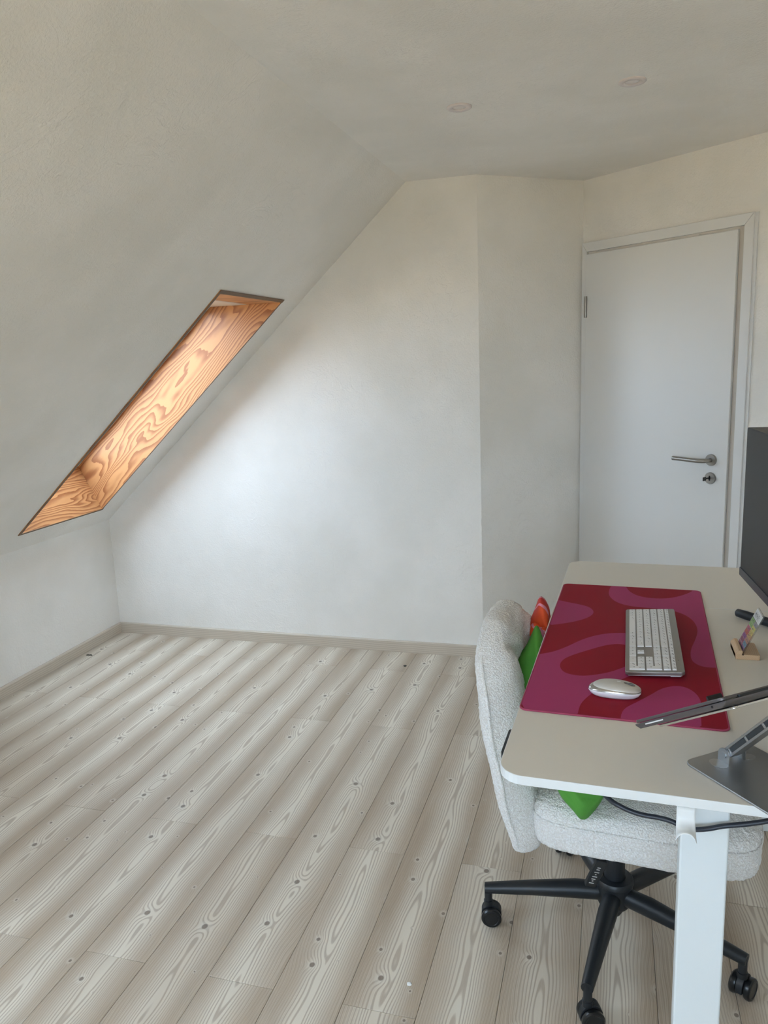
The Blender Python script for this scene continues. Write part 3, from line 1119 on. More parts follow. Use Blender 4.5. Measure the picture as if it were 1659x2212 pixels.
for (x, r, w, h) in keys:
    ww = w * U - 0.0016
    hh = ROWH[r] if h == 1 else pitch + ROWH[r]
    key = (round(ww, 5), round(hh, 5))
    if key not in kc:
        a_, b_, c_ = ww / 2, hh / 2, .0006
        kv = [(-a_, -b_, 0), (a_, -b_, 0), (a_, b_, 0), (-a_, b_, 0), (-a_ + c_, -b_ + c_, .0028), (a_ - c_, -b_ + c_, .0028), (a_ - c_, b_ - c_, .0028), (-a_ + c_, b_ - c_, .0028)]
        me = bpy.data.meshes.new('key')
        me.from_pydata(kv, [], [(4, 5, 6, 7), (0, 1, 5, 4), (1, 2, 6, 5), (2, 3, 7, 6), (3, 0, 4, 7)])
        me.materials.append(KEY_WHITE)
        kc[key] = me
    o = bpy.data.objects.new('key', kc[key])
    cx, cy = kx0 + (x + w / 2) * U, ROWY[r] + hh / 2
    o.location = (cx, cy, KH)
    link(o, kbd)
    if w < 4:
        # printed legend: one or two small strokes
        zt = KH + .00285
        strokes = [(-ww * .18, .0002 if h == 1 else -hh * .2)]
        if r in (4, 5) or random.random() < .3:
            strokes.append((ww * .12, hh * .18))
        for sx, sy in strokes:
            l2, h2 = random.uniform(.0010, .0019), random.uniform(.0006, .0011)
            n = len(lv)
            lv += [(cx + sx - l2, cy + sy - h2, zt), (cx + sx + l2, cy + sy - h2, zt), (cx + sx + l2, cy + sy + h2, zt), (cx + sx - l2, cy + sy + h2, zt)]
            lf_.append((n, n + 1, n + 2, n + 3))
tag(mesh('key_legends', lv, lf_, PRINT_GREY, kbd), kind='stuff')
lathe('indicator', [(0, 0), (.0011, 0), (.0011, .0004), (0, .0004)], PRINT_GREY, kbd, (kx0 + 19.4 * U, KW - .010, KH), (0, 0, 1), 10)

# ------------------------------------------------------------------ mouse
mo = tag(empty('computer_mouse', (0.0150, 1.5625, DZ + MT), R(-3)), 'silver and white wireless mouse on the pink part of the mat', 'computer mouse')
# local x: nose towards +x
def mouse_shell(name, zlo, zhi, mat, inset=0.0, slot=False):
    NL, NC = 28, 20
    vv, ff = [], []
    L2 = .053
    for i in range(NL + 1):
        t_ = -1 + 2 * i / NL
        xx = t_ * L2
        w_ = .0295 * max(0, 1 - abs(t_) ** 2.6) ** .5 * (1 - .06 * t_) + 1e-4
        hmax = .0335 * max(0, 1 - abs(t_ + .12) ** 2.4 / 1.12 ** 2.4 * 0.62) if True else 0
        for j in range(NC + 1):
            a = math.pi * j / NC
            cy = -math.cos(a)
            sz = max(0, math.sin(a)) ** .62
            yy = cy * (w_ - inset)
            zz = zlo(t_) + (zhi(t_) - zlo(t_)) * sz
            vv.append((xx * (1 - inset / L2), yy, zz))
    for i in range(NL):
        for j in range(NC):
            ff.append((i * (NC + 1) + j, (i + 1) * (NC + 1) + j, (i + 1) * (NC + 1) + j + 1, i * (NC + 1) + j + 1))
    return mesh(name, vv, ff, mat, mo, smooth=True)


def m_side():
    """white flared lower body: loft of rings"""
    vv, ff = [], []
    N = 48
    rings = [(.0005, .82, .72), (.006, .93, .90), (.0115, .99, .985), (.0155, 1.0, 1.0)]
    for z_, sx, sy in rings:
        for k in range(N):
            a = 2 * math.pi * k / N
            ca, sa = math.cos(a), math.sin(a)
            xx = math.copysign(abs(ca) ** .85, ca) * .054 * sx
            yy = math.copysign(abs(sa) ** .85, sa) * .0295 * sy
            arch = .0035 * (1 - (xx / .054) ** 2) * (z_ / .0155) if z_ > .01 else 0
            vv.append((xx, yy, z_ + arch))
    for i in range(len(rings) - 1):
        for k in range(N):
            ff.append((i * N + k, i * N + (k + 1) % N, (i + 1) * N + (k + 1) % N, (i + 1) * N + k))
    ff.append(tuple(range(N)))
    ff.append(tuple((len(rings) - 1) * N + k for k in range(N)))
    return mesh('lower_shell', vv, ff, MOUSE_WHITE, mo, smooth=True)


def m_dome(name, mat, scx, scy, x_off, zbase, hgt, arch, rear=1.0):
    vv, ff = [], []
    N, Mr = 48, 12
    for i in range(Mr + 1):
        ph = (math.pi / 2) * i / Mr
        rr, hh = math.cos(ph) ** .8, math.sin(ph)
        for k in range(N):
            a = 2 * math.pi * k / N
            ca, sa = math.cos(a), math.sin(a)
            ex = math.copysign(abs(ca) ** .85, ca)
            ey = math.copysign(abs(sa) ** .85, sa)
            xx = ex * .054 * scx * rr + x_off
            yy = ey * .0295 * scy * rr
            tt = (xx - x_off) / .054
            zz = zbase + arch * (1 - (xx / .054) ** 2) + hgt * hh * (1 - .22 * (tt + .15)) 
            vv.append((xx, yy, zz))
    for i in range(Mr):
        for k in range(N):
            ff.append((i * N + k, i * N + (k + 1) % N, (i + 1) * N + (k + 1) % N, (i + 1) * N + k))
    ff.append(tuple(Mr * N + k for k in range(N)))
    return mesh(name, vv, ff, mat, mo, smooth=True)


m_side()
m_dome('side_band', MOUSE_BAND, 1.0, 1.0, 0.0, .0157, .012, .0035)
m_dome('top_shell', MOUSE_SILVER, .93, .93, .0035, .0185, .0145, .0035)
mo.scale = (.97, .95, .84)
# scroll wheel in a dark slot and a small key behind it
ws = [(p, q) for p, q in rrect(.018, -.0045, .041, .0045, .0040, 4)]
def top_z(xx):
    return .0185 + .0035 * (1 - (xx / .054) ** 2) + .0145 * (1 - .22 * ((xx - .0035) / .054 + .15)) * (max(0, 1 - ((xx - .0035) / .0502) ** 2)) ** .40
mesh('wheel_slot', [(p, q, top_z(p) + .0006) for p, q in ws], [tuple(range(len(ws)))], plain('grey_slot', srgb(120, 116, 112), .5), mo)
lathe('scroll_wheel', [(0, -.003), (.0085, -.003), (.0095, -.0015), (.0095, .0015), (.0085, .003), (0, .003)], plain('dark_grey_wheel', srgb(112, 108, 104), .4), mo, (.031, 0, top_z(.031) - .0058), (0, 1, 0), 24)
mesh('dpi_key', [(p, q, top_z(p) + .0010) for p, q in rrect(.004, -.0020, .012, .0020, .0018, 3)], [tuple(range(16))], plain('white_key', srgb(240, 240, 238), .3), mo)

# ------------------------------------------------------------------ card stand
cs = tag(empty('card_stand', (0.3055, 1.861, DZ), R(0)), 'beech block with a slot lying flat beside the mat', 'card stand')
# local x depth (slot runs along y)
blk = prism('wood_block', rrect(-.026, -.042, .026, .042, .005, 4), lambda p, q, t: Vector((p, q, t)), BLOCK, cs, 0, .012, bev=.0012)
prism('raised_lip', [(-.026, .0), (-.014, .0), (-.0105, .0185), (-.0125, .021), (-.0195, .021), (-.026, .014)], lambda p, q, t: Vector((p, t, q)), BLOCK, cs, -.0415, .0415, bev=.0015)
box('slot', (-.0128, -.0423, .0105), (-.0088, .0423, .0126), plain('groove_shade', srgb(78, 50, 36), .8), cs)  # dark strip laid on the block, colour stands for shade inside the slot
card = tag(empty('acrylic_card', (0.3055, 1.861, DZ + .0128), R(0)), 'clear acrylic card printed with rainbow squares, leaning in the beech block', 'card')
lean = R(24)
def CP(y_, h_, off=0.0):
    return Vector((-.0108 + math.sin(lean) * h_ + math.cos(lean) * off, y_, math.cos(lean) * h_ - math.sin(lean) * off))
CH_, CW_ = 0.098, 0.037
pl = rrect(-CW_, 0, CW_, CH_, .006, 4)
v = [CP(p, q, 0) for p, q in pl] + [CP(p, q, .0022) for p, q in pl]
n = len(pl)
mesh('acrylic_sheet', v, [tuple(range(n)), tuple(range(2 * n - 1, n - 1, -1))] + [(i, (i + 1) % n, n + (i + 1) % n, n + i) for i in range(n)], ACRYLIC, card)
def print_patch(name, x0_, y0_, x1_, y1_, mat, off=-.0003):
    return mesh(name, [CP(x0_, y0_, off), CP(x1_, y0_, off), CP(x1_, y1_, off), CP(x0_, y1_, off)], [(0, 1, 2, 3)], mat, card)
def ink(name, col, a):
    m = bpy.data.materials.new(name)
    m.use_nodes = True
    nt = m.node_tree
    b_ = nt.nodes['Principled BSDF']
    b_.inputs['Base Color'].default_value = col
    b_.inputs['Roughness'].default_value = .5
    b_.inputs['Alpha'].default_value = a
    return m
print_patch('white_header_print', -.034, .074, .034, .095, ink('white_ink', srgb(232, 232, 228), .85))
cols = [srgb(150, 190, 120), srgb(150, 150, 160), srgb(150, 195, 110), srgb(225, 220, 120), srgb(190, 80, 120), srgb(222, 200, 110), srgb(200, 90, 80), srgb(215, 170, 110),
        srgb(150, 80, 150), srgb(200, 150, 130), srgb(170, 90, 120), srgb(120, 165, 190), srgb(180, 110, 140), srgb(150, 110, 160)]
ci = 0
hgap = .0715 / 7
random.seed(2)
dots_v, dots_f = [], []
for rr_ in range(7):
    for cc_ in range(2):
        xa_ = .0335 - cc_ * .0335
        y1_ = .0725 - rr_ * hgap
        print_patch('colour_square', xa_ - .032, y1_ - hgap + .001, xa_, y1_, ink('ink_%d' % ci, cols[ci], .62))
        for q in range(5):
            sx, sy = xa_ - random.uniform(.006, .027), y1_ - random.uniform(.0025, .007)
            l2, h2 = random.uniform(.0012, .003), .0006
            nn = len(dots_v)
            dots_v += [CP(sx - l2, sy - h2, -.0006), CP(sx + l2, sy - h2, -.0006), CP(sx + l2, sy + h2, -.0006), CP(sx - l2, sy + h2, -.0006)]
            dots_f.append((nn, nn + 1, nn + 2, nn + 3))
        ci += 1
# illegible dark handwriting strokes, as in the photo
for wx, wn_ in ((.026, 5), (.002, 4)):
    for q in range(wn_):
        sx = wx - q * .0048
        top, botm = random.uniform(.087, .092), random.uniform(.077, .081)
        nn = len(dots_v)
        dots_v += [CP(sx, botm, -.0006), CP(sx - .0011, botm, -.0006), CP(sx + .0016, top, -.0006), CP(sx + .0027, top, -.0006)]
        dots_f.append((nn, nn + 1, nn + 2, nn + 3))
        nn = len(dots_v)
        my = random.uniform(.081, .087)
        dots_v += [CP(sx + .001, my, -.0006), CP(sx + .001, my + .0012, -.0006), CP(sx - .004, my + .0022, -.0006), CP(sx - .004, my + .001, -.0006)]
        dots_f.append((nn, nn + 1, nn + 2, nn + 3))
tag(mesh('dark_print', dots_v, dots_f, plain('dark_ink', srgb(60, 58, 62), .6), card), kind='stuff')

# ------------------------------------------------------------------ monitor
mon = tag(empty('monitor', (0.56, 1.87, DZ)), 'dark flat monitor at the right edge of the desk', 'monitor')
MC = Vector((0.56, 1.87, DZ))
FARE = Vector((0.331, 2.15, 0))
md = Vector((0.085, -0.9964, 0)).normalized()     # from far edge towards the viewer
mn = Vector((-md.y, md.x, 0))
if mn.x > 0:
    mn = -mn                                        # screen normal, towards the chair
MWD, MB, MTOP = 0.612, 0.960, 1.3475


def MP(a, z, d):
    return FARE + md * a + mn * d + Vector((0, 0, z)) - MC


def mplate(name, a0_, a1_, z0_, z1_, d0_, d1_, mat, r=.006):
    p = rrect(a0_, z0_, a1_, z1_, r, 4)
    o = prism(name, p, lambda x, y, t: MP(x, y, t), mat, mon, d0_, d1_)
    return o


mplate('casing', 0, MWD, MB, MTOP, -.045, 0.0, BLACK_PL, .008)
mplate('screen', .004, MWD - .004, MB + .022, MTOP - .004, 0.0, .0008, SCREEN, .003)
mplate('chin', 0.0, MWD, MB, MB + .021, 0.0, .0025, BEZEL, .003)
hub = Vector((0.53, 1.895, 0)) - Vector((MC.x, MC.y, 0))
box('stand_neck', (hub.x - .02, hub.y - .03, .006), (hub.x + .02, hub.y + .03, .33), BLACK_PL, mon, .006)
for tip in (Vector((0.322, 2.128, 0)), Vector((0.345, 1.66, 0))):
    tp = tip - Vector((MC.x, MC.y, 0))
    dv = (hub - tp).normalized()
    pts = [tp + dv * .006 + Vector((0, 0, .0125)), tp + dv * .03 + Vector((0, 0, .013)), tp + dv * .15 + Vector((0, 0, .014)), hub + Vector((0, 0, .016))]
    tube('stand_foot', [tp + dv * .0 + Vector((0, 0, .0118))] + pts, [.004, .0105, .0115, .0115, .012], CABLE if False else BLACK_PL, mon, 14)

# ------------------------------------------------------------------ laptop stand and laptop
SA = Vector((.63, -.776, 0)).normalized()
SB = Vector((-SA.y, SA.x, 0))
SLc = Vector((.1275, 1.3125, DZ))
st = tag(empty('laptop_stand', SLc), 'folding aluminium laptop stand with square base plate at the near desk edge', 'laptop stand')


def SPt(a, b, z):
    return SA * a + SB * b + Vector((0, 0, z))


bp = rrect(0, 0, .235, .147, .016, 6)
o = prism('base_plate', bp, lambda p, q, t: SPt(p, q, t), STAND_ALU, st, .0005, .0045, bev=.0012)
RECESS = plain('satin_recess', srgb(196, 198, 199), 0.3, 1.0)
# polished recess crescent beside the hinge
cres = [(.034 + .017 * math.cos(a), .046 + .013 * math.sin(a)) for a in [R(x) for x in range(0, 360, 20)]]
prism('finger_recess', cres, lambda p, q, t: SPt(p, q, t), RECESS, st, .0046, .0049)
cres2 = [(.040 + .010 * math.cos(a), .108 + .012 * math.sin(a)) for a in [R(x) for x in range(0, 360, 20)]]
prism('finger_recess', cres2, lambda p, q, t: SPt(p, q, t), RECESS, st, .0046, .0049)
# hinge ears
for bq in (.056, .0925):
    ear = [(.022, .004), (.046, .004), (.046, .016)] + [(.034 + .012 * math.cos(a), .018 + .012 * math.sin(a)) for a in [R(x) for x in range(0, 181, 20)]] + [(.022, .016)]
    prism('hinge_ear', ear, lambda p, q, t: SPt(p, t, q), STAND_ALU, st, bq, bq + .0025)
lathe('hinge_pin', [(0, 0), (.0055, 0), (.0055, .042), (0, .042)], STAND_ALU, st, SPt(.034, .0545, .018), SB, 20)
# lower arm: flat ladder bar rising towards the tray
tau = R(32.6)
E1 = SA * math.cos(tau) + Vector((0, 0, math.sin(tau)))
TN = SB.cross(E1)
if TN.z < 0:
    TN = -TN
LPT = Vector((.049, 1.276, .922)) - SLc          # lower front near corner of the laptop's underside
tray_h = LPT + E1 * .195 + SB * .155 - TN * .022   # tray hinge
a0v = SPt(.034, 0, .018)
arm_b0, arm_b1 = .0590, .0915
t_a = SA * tray_h.dot(SA) + Vector((0, 0, tray_h.z))
dirv = (t_a - a0v)
alen = dirv.length
dirv.normalize()
nv = SB.cross(dirv)
def AP(l, b, n_):
    return a0v + dirv * l + SB * b + nv * n_
def abox(name, l0, l1, b0_, b1_, n0, n1, mat, bev_=.0012):
    vv = [AP(l0, b0_, n0), AP(l1, b0_, n0), AP(l1, b1_, n0), AP(l0, b1_, n0), AP(l0, b0_, n1), AP(l1, b0_, n1), AP(l1, b1_, n1), AP(l0, b1_, n1)]
    o_ = mesh(name, vv, BOXF, mat, st)
    return bevel(o_, bev_, 2)
# slotted side rail, rungs between three slots, dark plate as the slots' shade
abox('arm_core', .0, alen, arm_b0 + .003, arm_b1, -.0075, .0075, STAND_ALU)
abox('arm_slot_shade', .006, alen - .006, arm_b0 + .0022, arm_b0 + .0031, -.0048, .0048, RUBBER_AND_SHADE, .0002)
abox('arm_rail', .0, alen, arm_b0, arm_b0 + .003, .0042, .0085, STAND_ALU, .0006)
abox('arm_rail', .0, alen, arm_b0, arm_b0 + .003, -.0085, -.0042, STAND_ALU, .0006)
for l0, l1 in ((.0, .016), (.060, .065), (.110, .115), (alen - .012, alen)):
    abox('arm_rung', l0, l1, arm_b0 + .0002, arm_b0 + .003, -.0044, .0044, STAND_ALU, .0006)
box_link = abox('tray_bracket', alen - .006, alen + .012, arm_b0, arm_b1, -.006, .016, STAND_ALU)
lathe('tray_pin', [(0, 0), (.006, 0), (.006, .05), (0, .05)], CHROME, st, t_a + SB * (arm_b0 - .009), SB, 20)
def LP(a, b, n_):
    return LPT + E1 * a + SB * b + TN * n_
def lprism(name, poly_ab, n0, n1, mat, parent, off=Vector(), bev_=0.0):
    return prism(name, poly_ab, lambda p, q, t: LP(p, q, t) - off, mat, parent, n0, n1, bev=bev_)
lprism('tray', rrect(.014, .030, .200, .280, .012, 4), -.0055, -.0015, CHROME, st, bev_=.001)
for bq in (.168,):
    pr = [(-.006, -.0055), (-.001, -.0055), (-.001, .020), (-.004, .024), (-.006, .020)]
    prism('front_stop', pr, lambda p, q, t: LP(p, t, q), RUBBER_AND_SHADE, st, bq, bq + .034, bev=.001)
    pr2 = [(-.006, -.0055), (.03, -.0055), (.03, -.0015), (-.006, -.0015)]
    prism('stop_arm', pr2, lambda p, q, t: LP(p, t, q), CHROME, st, bq + .004, bq + .030)

lap = tag(empty('laptop', SLc + LPT), 'closed dark grey laptop tilted on the aluminium stand', 'laptop')
LW, LD = .312, .222
# bottom case: wedge in side view, swept along b
prism('bottom_case', [(.010, .0), (LD - .012, .0), (LD - .003, .004), (LD, .009), (0, .009), (.001, .006)], lambda p, q, t: LP(p, t, q) - LPT, SPACEGREY, lap, 0, LW, bev=.0014)
lprism('lid', rrect(0, 0, LD - .006, LW, .010, 5), .0098, .0148, SPACEGREY, lap, LPT, .0012)
lprism('hinge_bar', rrect(LD - .012, .03, LD - .002, LW - .03, .003, 3), .0088, .0128, BLACK_PL, lap, LPT)
jk = LP(LD - .030, -.0003, .0052) - LPT
lathe('audio_jack', [(0, 0), (.0019, 0), (.0019, .0004), (0, .0004)], BLACK_HOLE, lap, jk, -SB, 14)
prism('card_slot', [(.028, .0042), (.075, .0042), (.075, .0062), (.028, .0062)], lambda p, q, t: LP(p, t, q) - LPT, DESK_EDGE, lap, -.0004, .0005)

# ------------------------------------------------------------------ office chair
CC = Vector((0.028, 1.94, 0))
chair = tag(empty('office_chair', CC, R(-4)), 'cream boucle swivel chair with black five-star base pushed under the desk', 'chair')


def interp(t, pts):
    for (a, x), (b, y) in zip(pts[:-1], pts[1:]):
        if t <= b:
            s = (t - a) / (b - a)
            s = s * s * (3 - 2 * s) * .5 + s * .5
            return x + (y - x) * s
    return pts[-1][1]


TEX = bpy.data.textures.new('fuzz', 'CLOUDS')
TEX.noise_scale = 0.010
TEX.noise_depth = 1


def fuzz(o, strength=.0045, lv=2):
    s = o.modifiers.new('sub', 'SUBSURF')
    s.levels = s.render_levels = lv
    d = o.modifiers.new('disp', 'DISPLACE')
    d.texture = TEX
    d.strength = strength
    d.texture_coords = 'LOCAL'
    return o


# backrest: curved shell with thick padding
W_ = [(0, .258), (.10, .274), (.35, .290), (.55, .284), (.70, .260), (.82, .222), (.92, .165), (1.0, .085)]
XC_ = [(0, -.250), (.3, -.312), (.6, -.345), (.85, -.352), (1.0, -.335)]
WR_ = [(0, .035), (.3, .055), (.7, .060), (1.0, .05)]
TK_ = [(0, .085), (.25, .110), (.55, .115), (.8, .110), (1.0, .085)]
NA, NB_ = 30, 28
Z0, Z1 = .358, .890


def back_pt(a, t, side):
    """side 0 outer, 1 inner"""
    w = interp(t, W_)
    y = a * w
    xo = interp(t, XC_) + interp(t, WR_) * (abs(y) / .28) ** 2
    z = Z0 + (Z1 - Z0) * t
    tk = interp(t, TK_)
    # padding fades towards the rim
    rim_ = (1 - abs(a) ** 6) ** .5 * (1 - max(0, (t - .55) / .45) ** 6) ** .5 * min(1, (t / .05 + .5)) ** .5
    th = tk * (.42 + .58 * rim_)
    if side == 0:
        return Vector((xo, y, z))
    # tufting crease between wing and centre
    # a slanting fold on each side runs from the rim down to the middle of the back
    ay = abs(y)
    fx, fz_ = .165, .125
    px_, pz_ = ay - .0, z - .735
    q_ = max(0.0, min(1.0, (px_ * fx + pz_ * fz_) / (fx * fx + fz_ * fz_)))
    dd = math.hypot(px_ - q_ * fx, pz_ - q_ * fz_)
    cr = .026 * math.exp(-(dd / .015) ** 2)
    n = Vector((1, -1.1 * y * 2 * interp(t, WR_) / .28 ** 2, .18 if t > .8 else .0)).normalized()
    return Vector((xo, y, z)) + n * (th - cr)


vv, ff = [], []
idx = {}
for side in (0, 1):
    for i in range(NA + 1):
        for j in range(NB_ + 1):
            a = -1 + 2 * i / NA
            t_ = j / NB_
            idx[side, i, j] = len(vv)
            vv.append(back_pt(a, t_, side))
for i in range(NA):
    for j in range(NB_):
        ff.append((idx[0, i, j], idx[0, i, j + 1], idx[0, i + 1, j + 1], idx[0, i + 1, j]))
        ff.append((idx[1, i, j], idx[1, i + 1, j], idx[1, i + 1, j + 1], idx[1, i, j + 1]))
for i in range(NA):
    for j in (0, NB_):
        ff.append((idx[0, i, j], idx[0, i + 1, j], idx[1, i + 1, j], idx[1, i, j]))
for j in range(NB_):
    for i in (0, NA):
        ff.append((idx[0, i, j], idx[1, i, j], idx[1, i, j + 1], idx[0, i, j + 1]))
bk = mesh('backrest', vv, ff, BOUCLE, chair, smooth=True)
fuzz(bk, .006, 2)
# welt seam along the rim of the backrest
wp = []


def rim_pt(a, t, k_=.34):
    p = back_pt(a, t, 0) * (1 - k_) + back_pt(a, t, 1) * k_
    return p + Vector((0, -math.copysign(.0015, a) if abs(a) > .9 else 0, 0))


for sd in (-1, 1):
    tube('welt_seam', [rim_pt(sd, j / NB_) for j in range(1, NB_ - 2)], [.002] + [.0045] * (NB_ - 5) + [.001], BOUCLE, chair, 8)

# seat cushion
def seat_pt(u_, v_, top):
    # superellipse plan
    x_ = .060 + .252 * u_
    y_ = .282 * v_
    return x_, y_


vv, ff = [], []
NR, NS = 14, 64
prof_s = [(0.0, -.066), (.55, -.066), (.93, -.066), (.985, -.060), (1.0, -.040), (1.0, .012), (.975, .034), (.90, .047), (.70, .055), (.40, .060), (0.0, .062)]
for r_, h_ in prof_s:
    for k in range(NS):
        a = 2 * math.pi * k / NS
        ca, sa = math.cos(a), math.sin(a)
        ex = math.copysign(abs(ca) ** .30, ca)
        ey = math.copysign(abs(sa) ** .30, sa)
        rr_ = max(r_, .002)
        vv.append((.070 + .260 * ex * rr_, .283 * ey * rr_, .459 + h_))
for i in range(len(prof_s) - 1):
    for k in range(NS):
        ff.append((i * NS + k, i * NS + (k + 1) % NS, (i + 1) * NS + (k + 1) % NS, (i + 1) * NS + k))
ff.append(tuple(range(NS)))
ff.append(tuple((len(prof_s) - 1) * NS + k for k in range(NS)))
seat = mesh('seat', vv, ff, BOUCLE, chair, smooth=True)
fuzz(seat, .006, 3)
sp_ = []
for k in range(NS + 1):
    a = 2 * math.pi * k / NS
    ca, sa = math.cos(a), math.sin(a)
    sp_.append((.070 + .259 * math.copysign(abs(ca) ** .30, ca), .282 * math.copysign(abs(sa) ** .30, sa), .459 + .010))
tube('seat_seam', sp_, .0035, BOUCLE, chair, 8, caps=False)
# mechanism, lever, gas column
box('mechanism', (-.10, -.07, .355), (.12, .07, .405), BLACK_METAL, chair, .008)
brk = prism('back_bracket', [(-.09, .362), (-.09, .385), (-.23, .44), (-.262, .50), (-.275, .50), (-.255, .425), (-.24, .41)], lambda p, q, t: Vector((p, t, q)), BLACK_METAL, chair, -.04, .04)
tube('lever', [(-.03, -.06, .375), (-.035, -.12, .365), (-.028, -.17, .352), (-.022, -.20, .342)], [.006, .006, .007, .007], BLACK_METAL, chair, 10)
lvh = prism('lever_handle', rrect(-.014, -.075, .014, .02, .006, 4), lambda p, q, t: Vector((p, t, q)), BLACK_PL, chair, -.006, .006, bev=.002)
lvh.location = (-.022, -.222, .345)
lvh.rotation_euler = (R(18), R(14), R(20))
marks_v, marks_f = [], []
for zz, ww in ((-.06, .006), (-.052, .002), (-.045, .005), (-.036, .006), (-.028, .002), (-.020, .006), (-.010, .004), (-.003, .004)):
    n = len(marks_v)
    marks_v += [(-ww - .002, -.0064, zz), (ww - .002, -.0064, zz), (ww - .002, -.0064, zz + .003), (-ww - .002, -.0064, zz + .003)]
    marks_f.append((n, n + 1, n + 2, n + 3))
mesh('lever_symbols', marks_v, marks_f, plain('white_symbol_print', srgb(200, 200, 196), .6), lvh)
lathe('gas_column', [(0, .10), (.027, .10), (.027, .30), (.016, .30), (.016, .37), (0, .37)], BLACK_METAL, chair, (0, 0, 0), (0, 0, 1), 28)
lathe('hub', [(0, .052), (.018, .055), (.024, .066), (.024, .082), (.040, .086), (.046, .10), (.048, .150), (.050, .152), (.050, .160), (.046, .166), (.029, .168), (.029, .158)], BLACK_METAL, chair, (0, 0, 0), (0, 0, 1), 36)
cast_me = {}
ARMS = (-168, -96, -24, 48, 120)
SWV = (12, 24, 62, 150, 80)
for ang, sw in zip(ARMS, SWV):
    a = R(ang)
    d = Vector((math.cos(a), math.sin(a), 0))
    tube('base_arm', [d * .030 + Vector((0, 0, .120)), d * .10 + Vector((0, 0, .122)), d * .22 + Vector((0, 0, .116)), d * .330 + Vector((0, 0, .108)), d * .346 + Vector((0, 0, .107))],
         [.024, .025, .020, .0155, .0145], BLACK_METAL, chair, 16)
    hp = [(.020 + .0275 * math.cos(R(q)), .029 + .0305 * math.sin(R(q))) for q in range(-12, 200, 14)] + [(.02 - .014, .02), (.02 + .014, .02)]
    cst = prism('caster', hp, lambda p, q, t: Vector((p - .012, t, q)), BLACK_PL, chair, -.008, .008, bev=.001)
    cst.location = d * .337
    cst.rotation_euler = (0, 0, R(sw))
    lathe('caster_stem', [(0, .056), (.0125, .056), (.0125, .070), (.0105, .071), (.0105, .115), (0, .115)], BLACK_METAL, cst, (0, 0, 0), (0, 0, 1), 18)
    for s_ in (-1, 1):
        lathe('caster_wheel', [(0, .0085), (.0205, .0085), (.0255, .0105), (.0275, .015), (.0275, .022), (.0245, .0255), (.0200, .026), (.0185, .0245), (0, .0245)], WHEEL, cst, (.008, 0, .0275), (0, s_, 0), 28)

# ------------------------------------------------------------------ tulip cushion
cu = tag(empty('tulip_cushion', (-0.13, 1.86, 0.51)), 'stuffed tulip cushion with red petals and green leaves leaning on the chair back', 'cushion')


def pillow(name, outline, depth, M4, mat, parent, power=.55, wr=.0):
    """stuffed flat shape: outline in (x,z), puffed along y; M4 maps to parent space"""
    cx = sum(p[0] for p in outline) / len(outline)
    cz = sum(p[1] for p in outline) / len(outline)
    o_ = smooth_poly(outline, 2)
    n = len(o_)
    RR = 9
    vv, ff = [], []
    for s_ in (1, -1):
        for i in range(RR + 1):
            t_ = i / RR
            for p in o_:
                x_, z_ = cx + (p[0] - cx) * (1 - t_), cz + (p[1] - cz) * (1 - t_)
                h_ = depth * (1 - (1 - t_) ** 2) ** power
                h_ += wr * (math.sin(95 * x_ + 40 * z_ + 9 * t_) + .6 * math.sin(150 * z_ - 60 * x_)) * t_ * (1 - t_) * 1.6
                vv.append(M4 @ Vector((x_, s_ * h_, z_)))
    for s_ in range(2):
        b0_ = s_ * (RR + 1) * n
        for i in range(RR):
            for k in range(n):
                q = (b0_ + i * n + k, b0_ + i * n + (k + 1) % n, b0_ + (i + 1) * n + (k + 1) % n, b0_ + (i + 1) * n + k)
                ff.append(q if s_ == 0 else q[::-1])
    me_o = mesh(name, vv, ff, mat, parent, smooth=True)
    bm_ = bmesh.new()
    bm_.from_mesh(me_o.data)
    bmesh.ops.remove_doubles(bm_, verts=bm_.verts, dist=.0004)
    bmesh.ops.recalc_face_normals(bm_, faces=bm_.faces)
    bm_.to_mesh(me_o.data)
    bm_.free()
    return me_o


def TM(loc, rx=0, ry=0, rz=0):
    return Matrix.Translation(Vector(loc)) @ Matrix.Rotation(R(rz), 4, 'Z') @ Matrix.Rotation(R(ry), 4, 'Y') @ Matrix.Rotation(R(rx), 4, 'X')


CB = Vector((-0.13, 1.86, 0.51))


def wpill(name, pts, y, depth, mat, tilt=0.0, wr=0.0, power=.55):
    """pillow whose outline is given as room (x, z) at depth y, tipped about x"""
    cx = sum(p[0] for p in pts) / len(pts)
    cz = sum(p[1] for p in pts) / len(pts)
    m4 = Matrix.Translation(Vector((cx, y, cz)) - CB) @ Matrix.Rotation(R(tilt), 4, 'X')
    return pillow(name, [(p[0] - cx, p[1] - cz) for p in pts], depth, m4, mat, cu, power, wr)


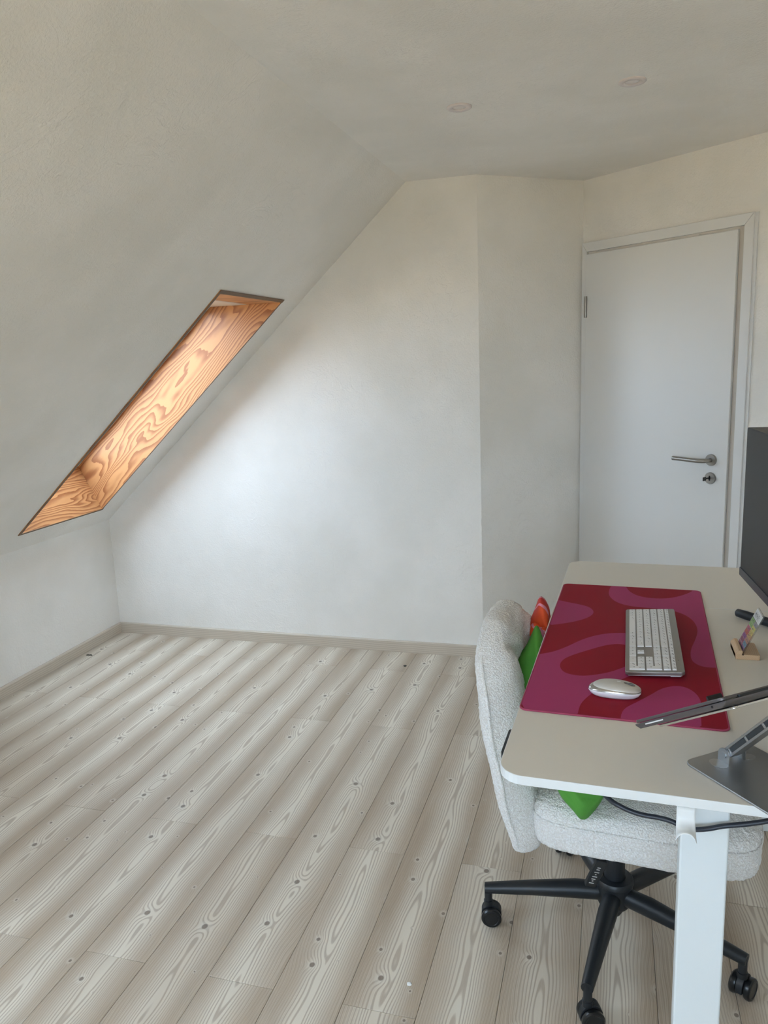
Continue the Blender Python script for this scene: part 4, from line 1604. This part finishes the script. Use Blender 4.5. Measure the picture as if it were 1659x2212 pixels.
wpill('leaf', [(-.177, .870), (-.195, .826), (-.208, .795), (-.238, .757), (-.252, .716), (-.252, .675), (-.238, .628), (-.195, .565), (-.14, .535), (-.09, .56), (-.07, .63), (-.085, .70), (-.12, .755), (-.157, .80)], 1.95, .048, GREEN, 0, .004)
wpill('leaf', [(-.14, .56), (-.09, .55), (-.03, .56), (.0, .62), (-.01, .68), (-.05, .74), (-.10, .76), (-.15, .70), (-.165, .62)], 1.86, .045, GREEN, -18, .004)
wpill('lower_leaf', [(-.120, .62), (-.116, .560), (-.100, .524), (-.074, .502), (-.048, .474), (-.018, .508), (.002, .545), (.004, .60), (-.01, .67), (-.06, .70), (-.105, .67)], 1.715, .050, GREEN, -30, .016, .40)
wpill('flower_head', [(-.181, .905), (-.198, .852), (-.212, .818), (-.212, .79), (-.202, .76), (-.180, .735), (-.13, .725), (-.10, .745), (-.095, .785), (-.115, .812), (-.150, .824), (-.156, .838), (-.157, .862)], 2.085, .055, PETAL, 0)
wpill('petal', [(-.199, .838), (-.208, .80), (-.200, .765), (-.176, .735), (-.150, .745), (-.150, .79), (-.170, .825)], 2.035, .022, PETAL, -6)
wpill('petal', [(-.172, .835), (-.182, .79), (-.168, .742), (-.13, .735), (-.12, .775), (-.150, .818)], 2.015, .018, PETAL, -6)
wpill('petal_stripe', [(-.184, .838), (-.180, .80), (-.166, .765), (-.154, .755), (-.156, .79), (-.168, .83)], 1.998, .008, PETAL_PINK, -6)

# ------------------------------------------------------------------ crumbs on the floor
def crumb(name, loc, size, mat, label, seed, cat='crumb'):
    random.seed(seed)
    bm_ = bmesh.new()
    bmesh.ops.create_icosphere(bm_, subdivisions=2, radius=1)
    for v_ in bm_.verts:
        k_ = random.uniform(.72, 1.15)
        v_.co = Vector((v_.co.x * size[0] * k_, v_.co.y * size[1] * k_, max(v_.co.z, -.6) * size[2] * k_ + size[2] * .6))
    me_ = bpy.data.meshes.new(name)
    bm_.to_mesh(me_)
    bm_.free()
    me_.materials.append(mat)
    o_ = bpy.data.objects.new(name, me_)
    o_.location = loc
    return tag(link(o_), label, cat)


tube_t = tube('wood_splinter', [(-2.782, 3.434, .003), (-2.774, 3.439, .004), (-2.766, 3.437, .004), (-2.757, 3.441, .004), (-2.748, 3.439, .003)], [.0018, .003, .0022, .003, .002], CRUMB_DARK, None, 8)
tag(tube_t, 'short dark twig lying near the knee wall skirting', 'twig')
crumb('dark_crumb', (-1.0, 3.6247, 0), (.0085, .010, .003), CRUMB_DARK, 'dark crumb on the planks close to the gable wall', 3)
crumb('white_crumb', (-0.4663, 1.6247, 0), (.0065, .0055, .003), CRUMB_WHITE, 'white plaster crumb lying on the planks in the foreground', 5)
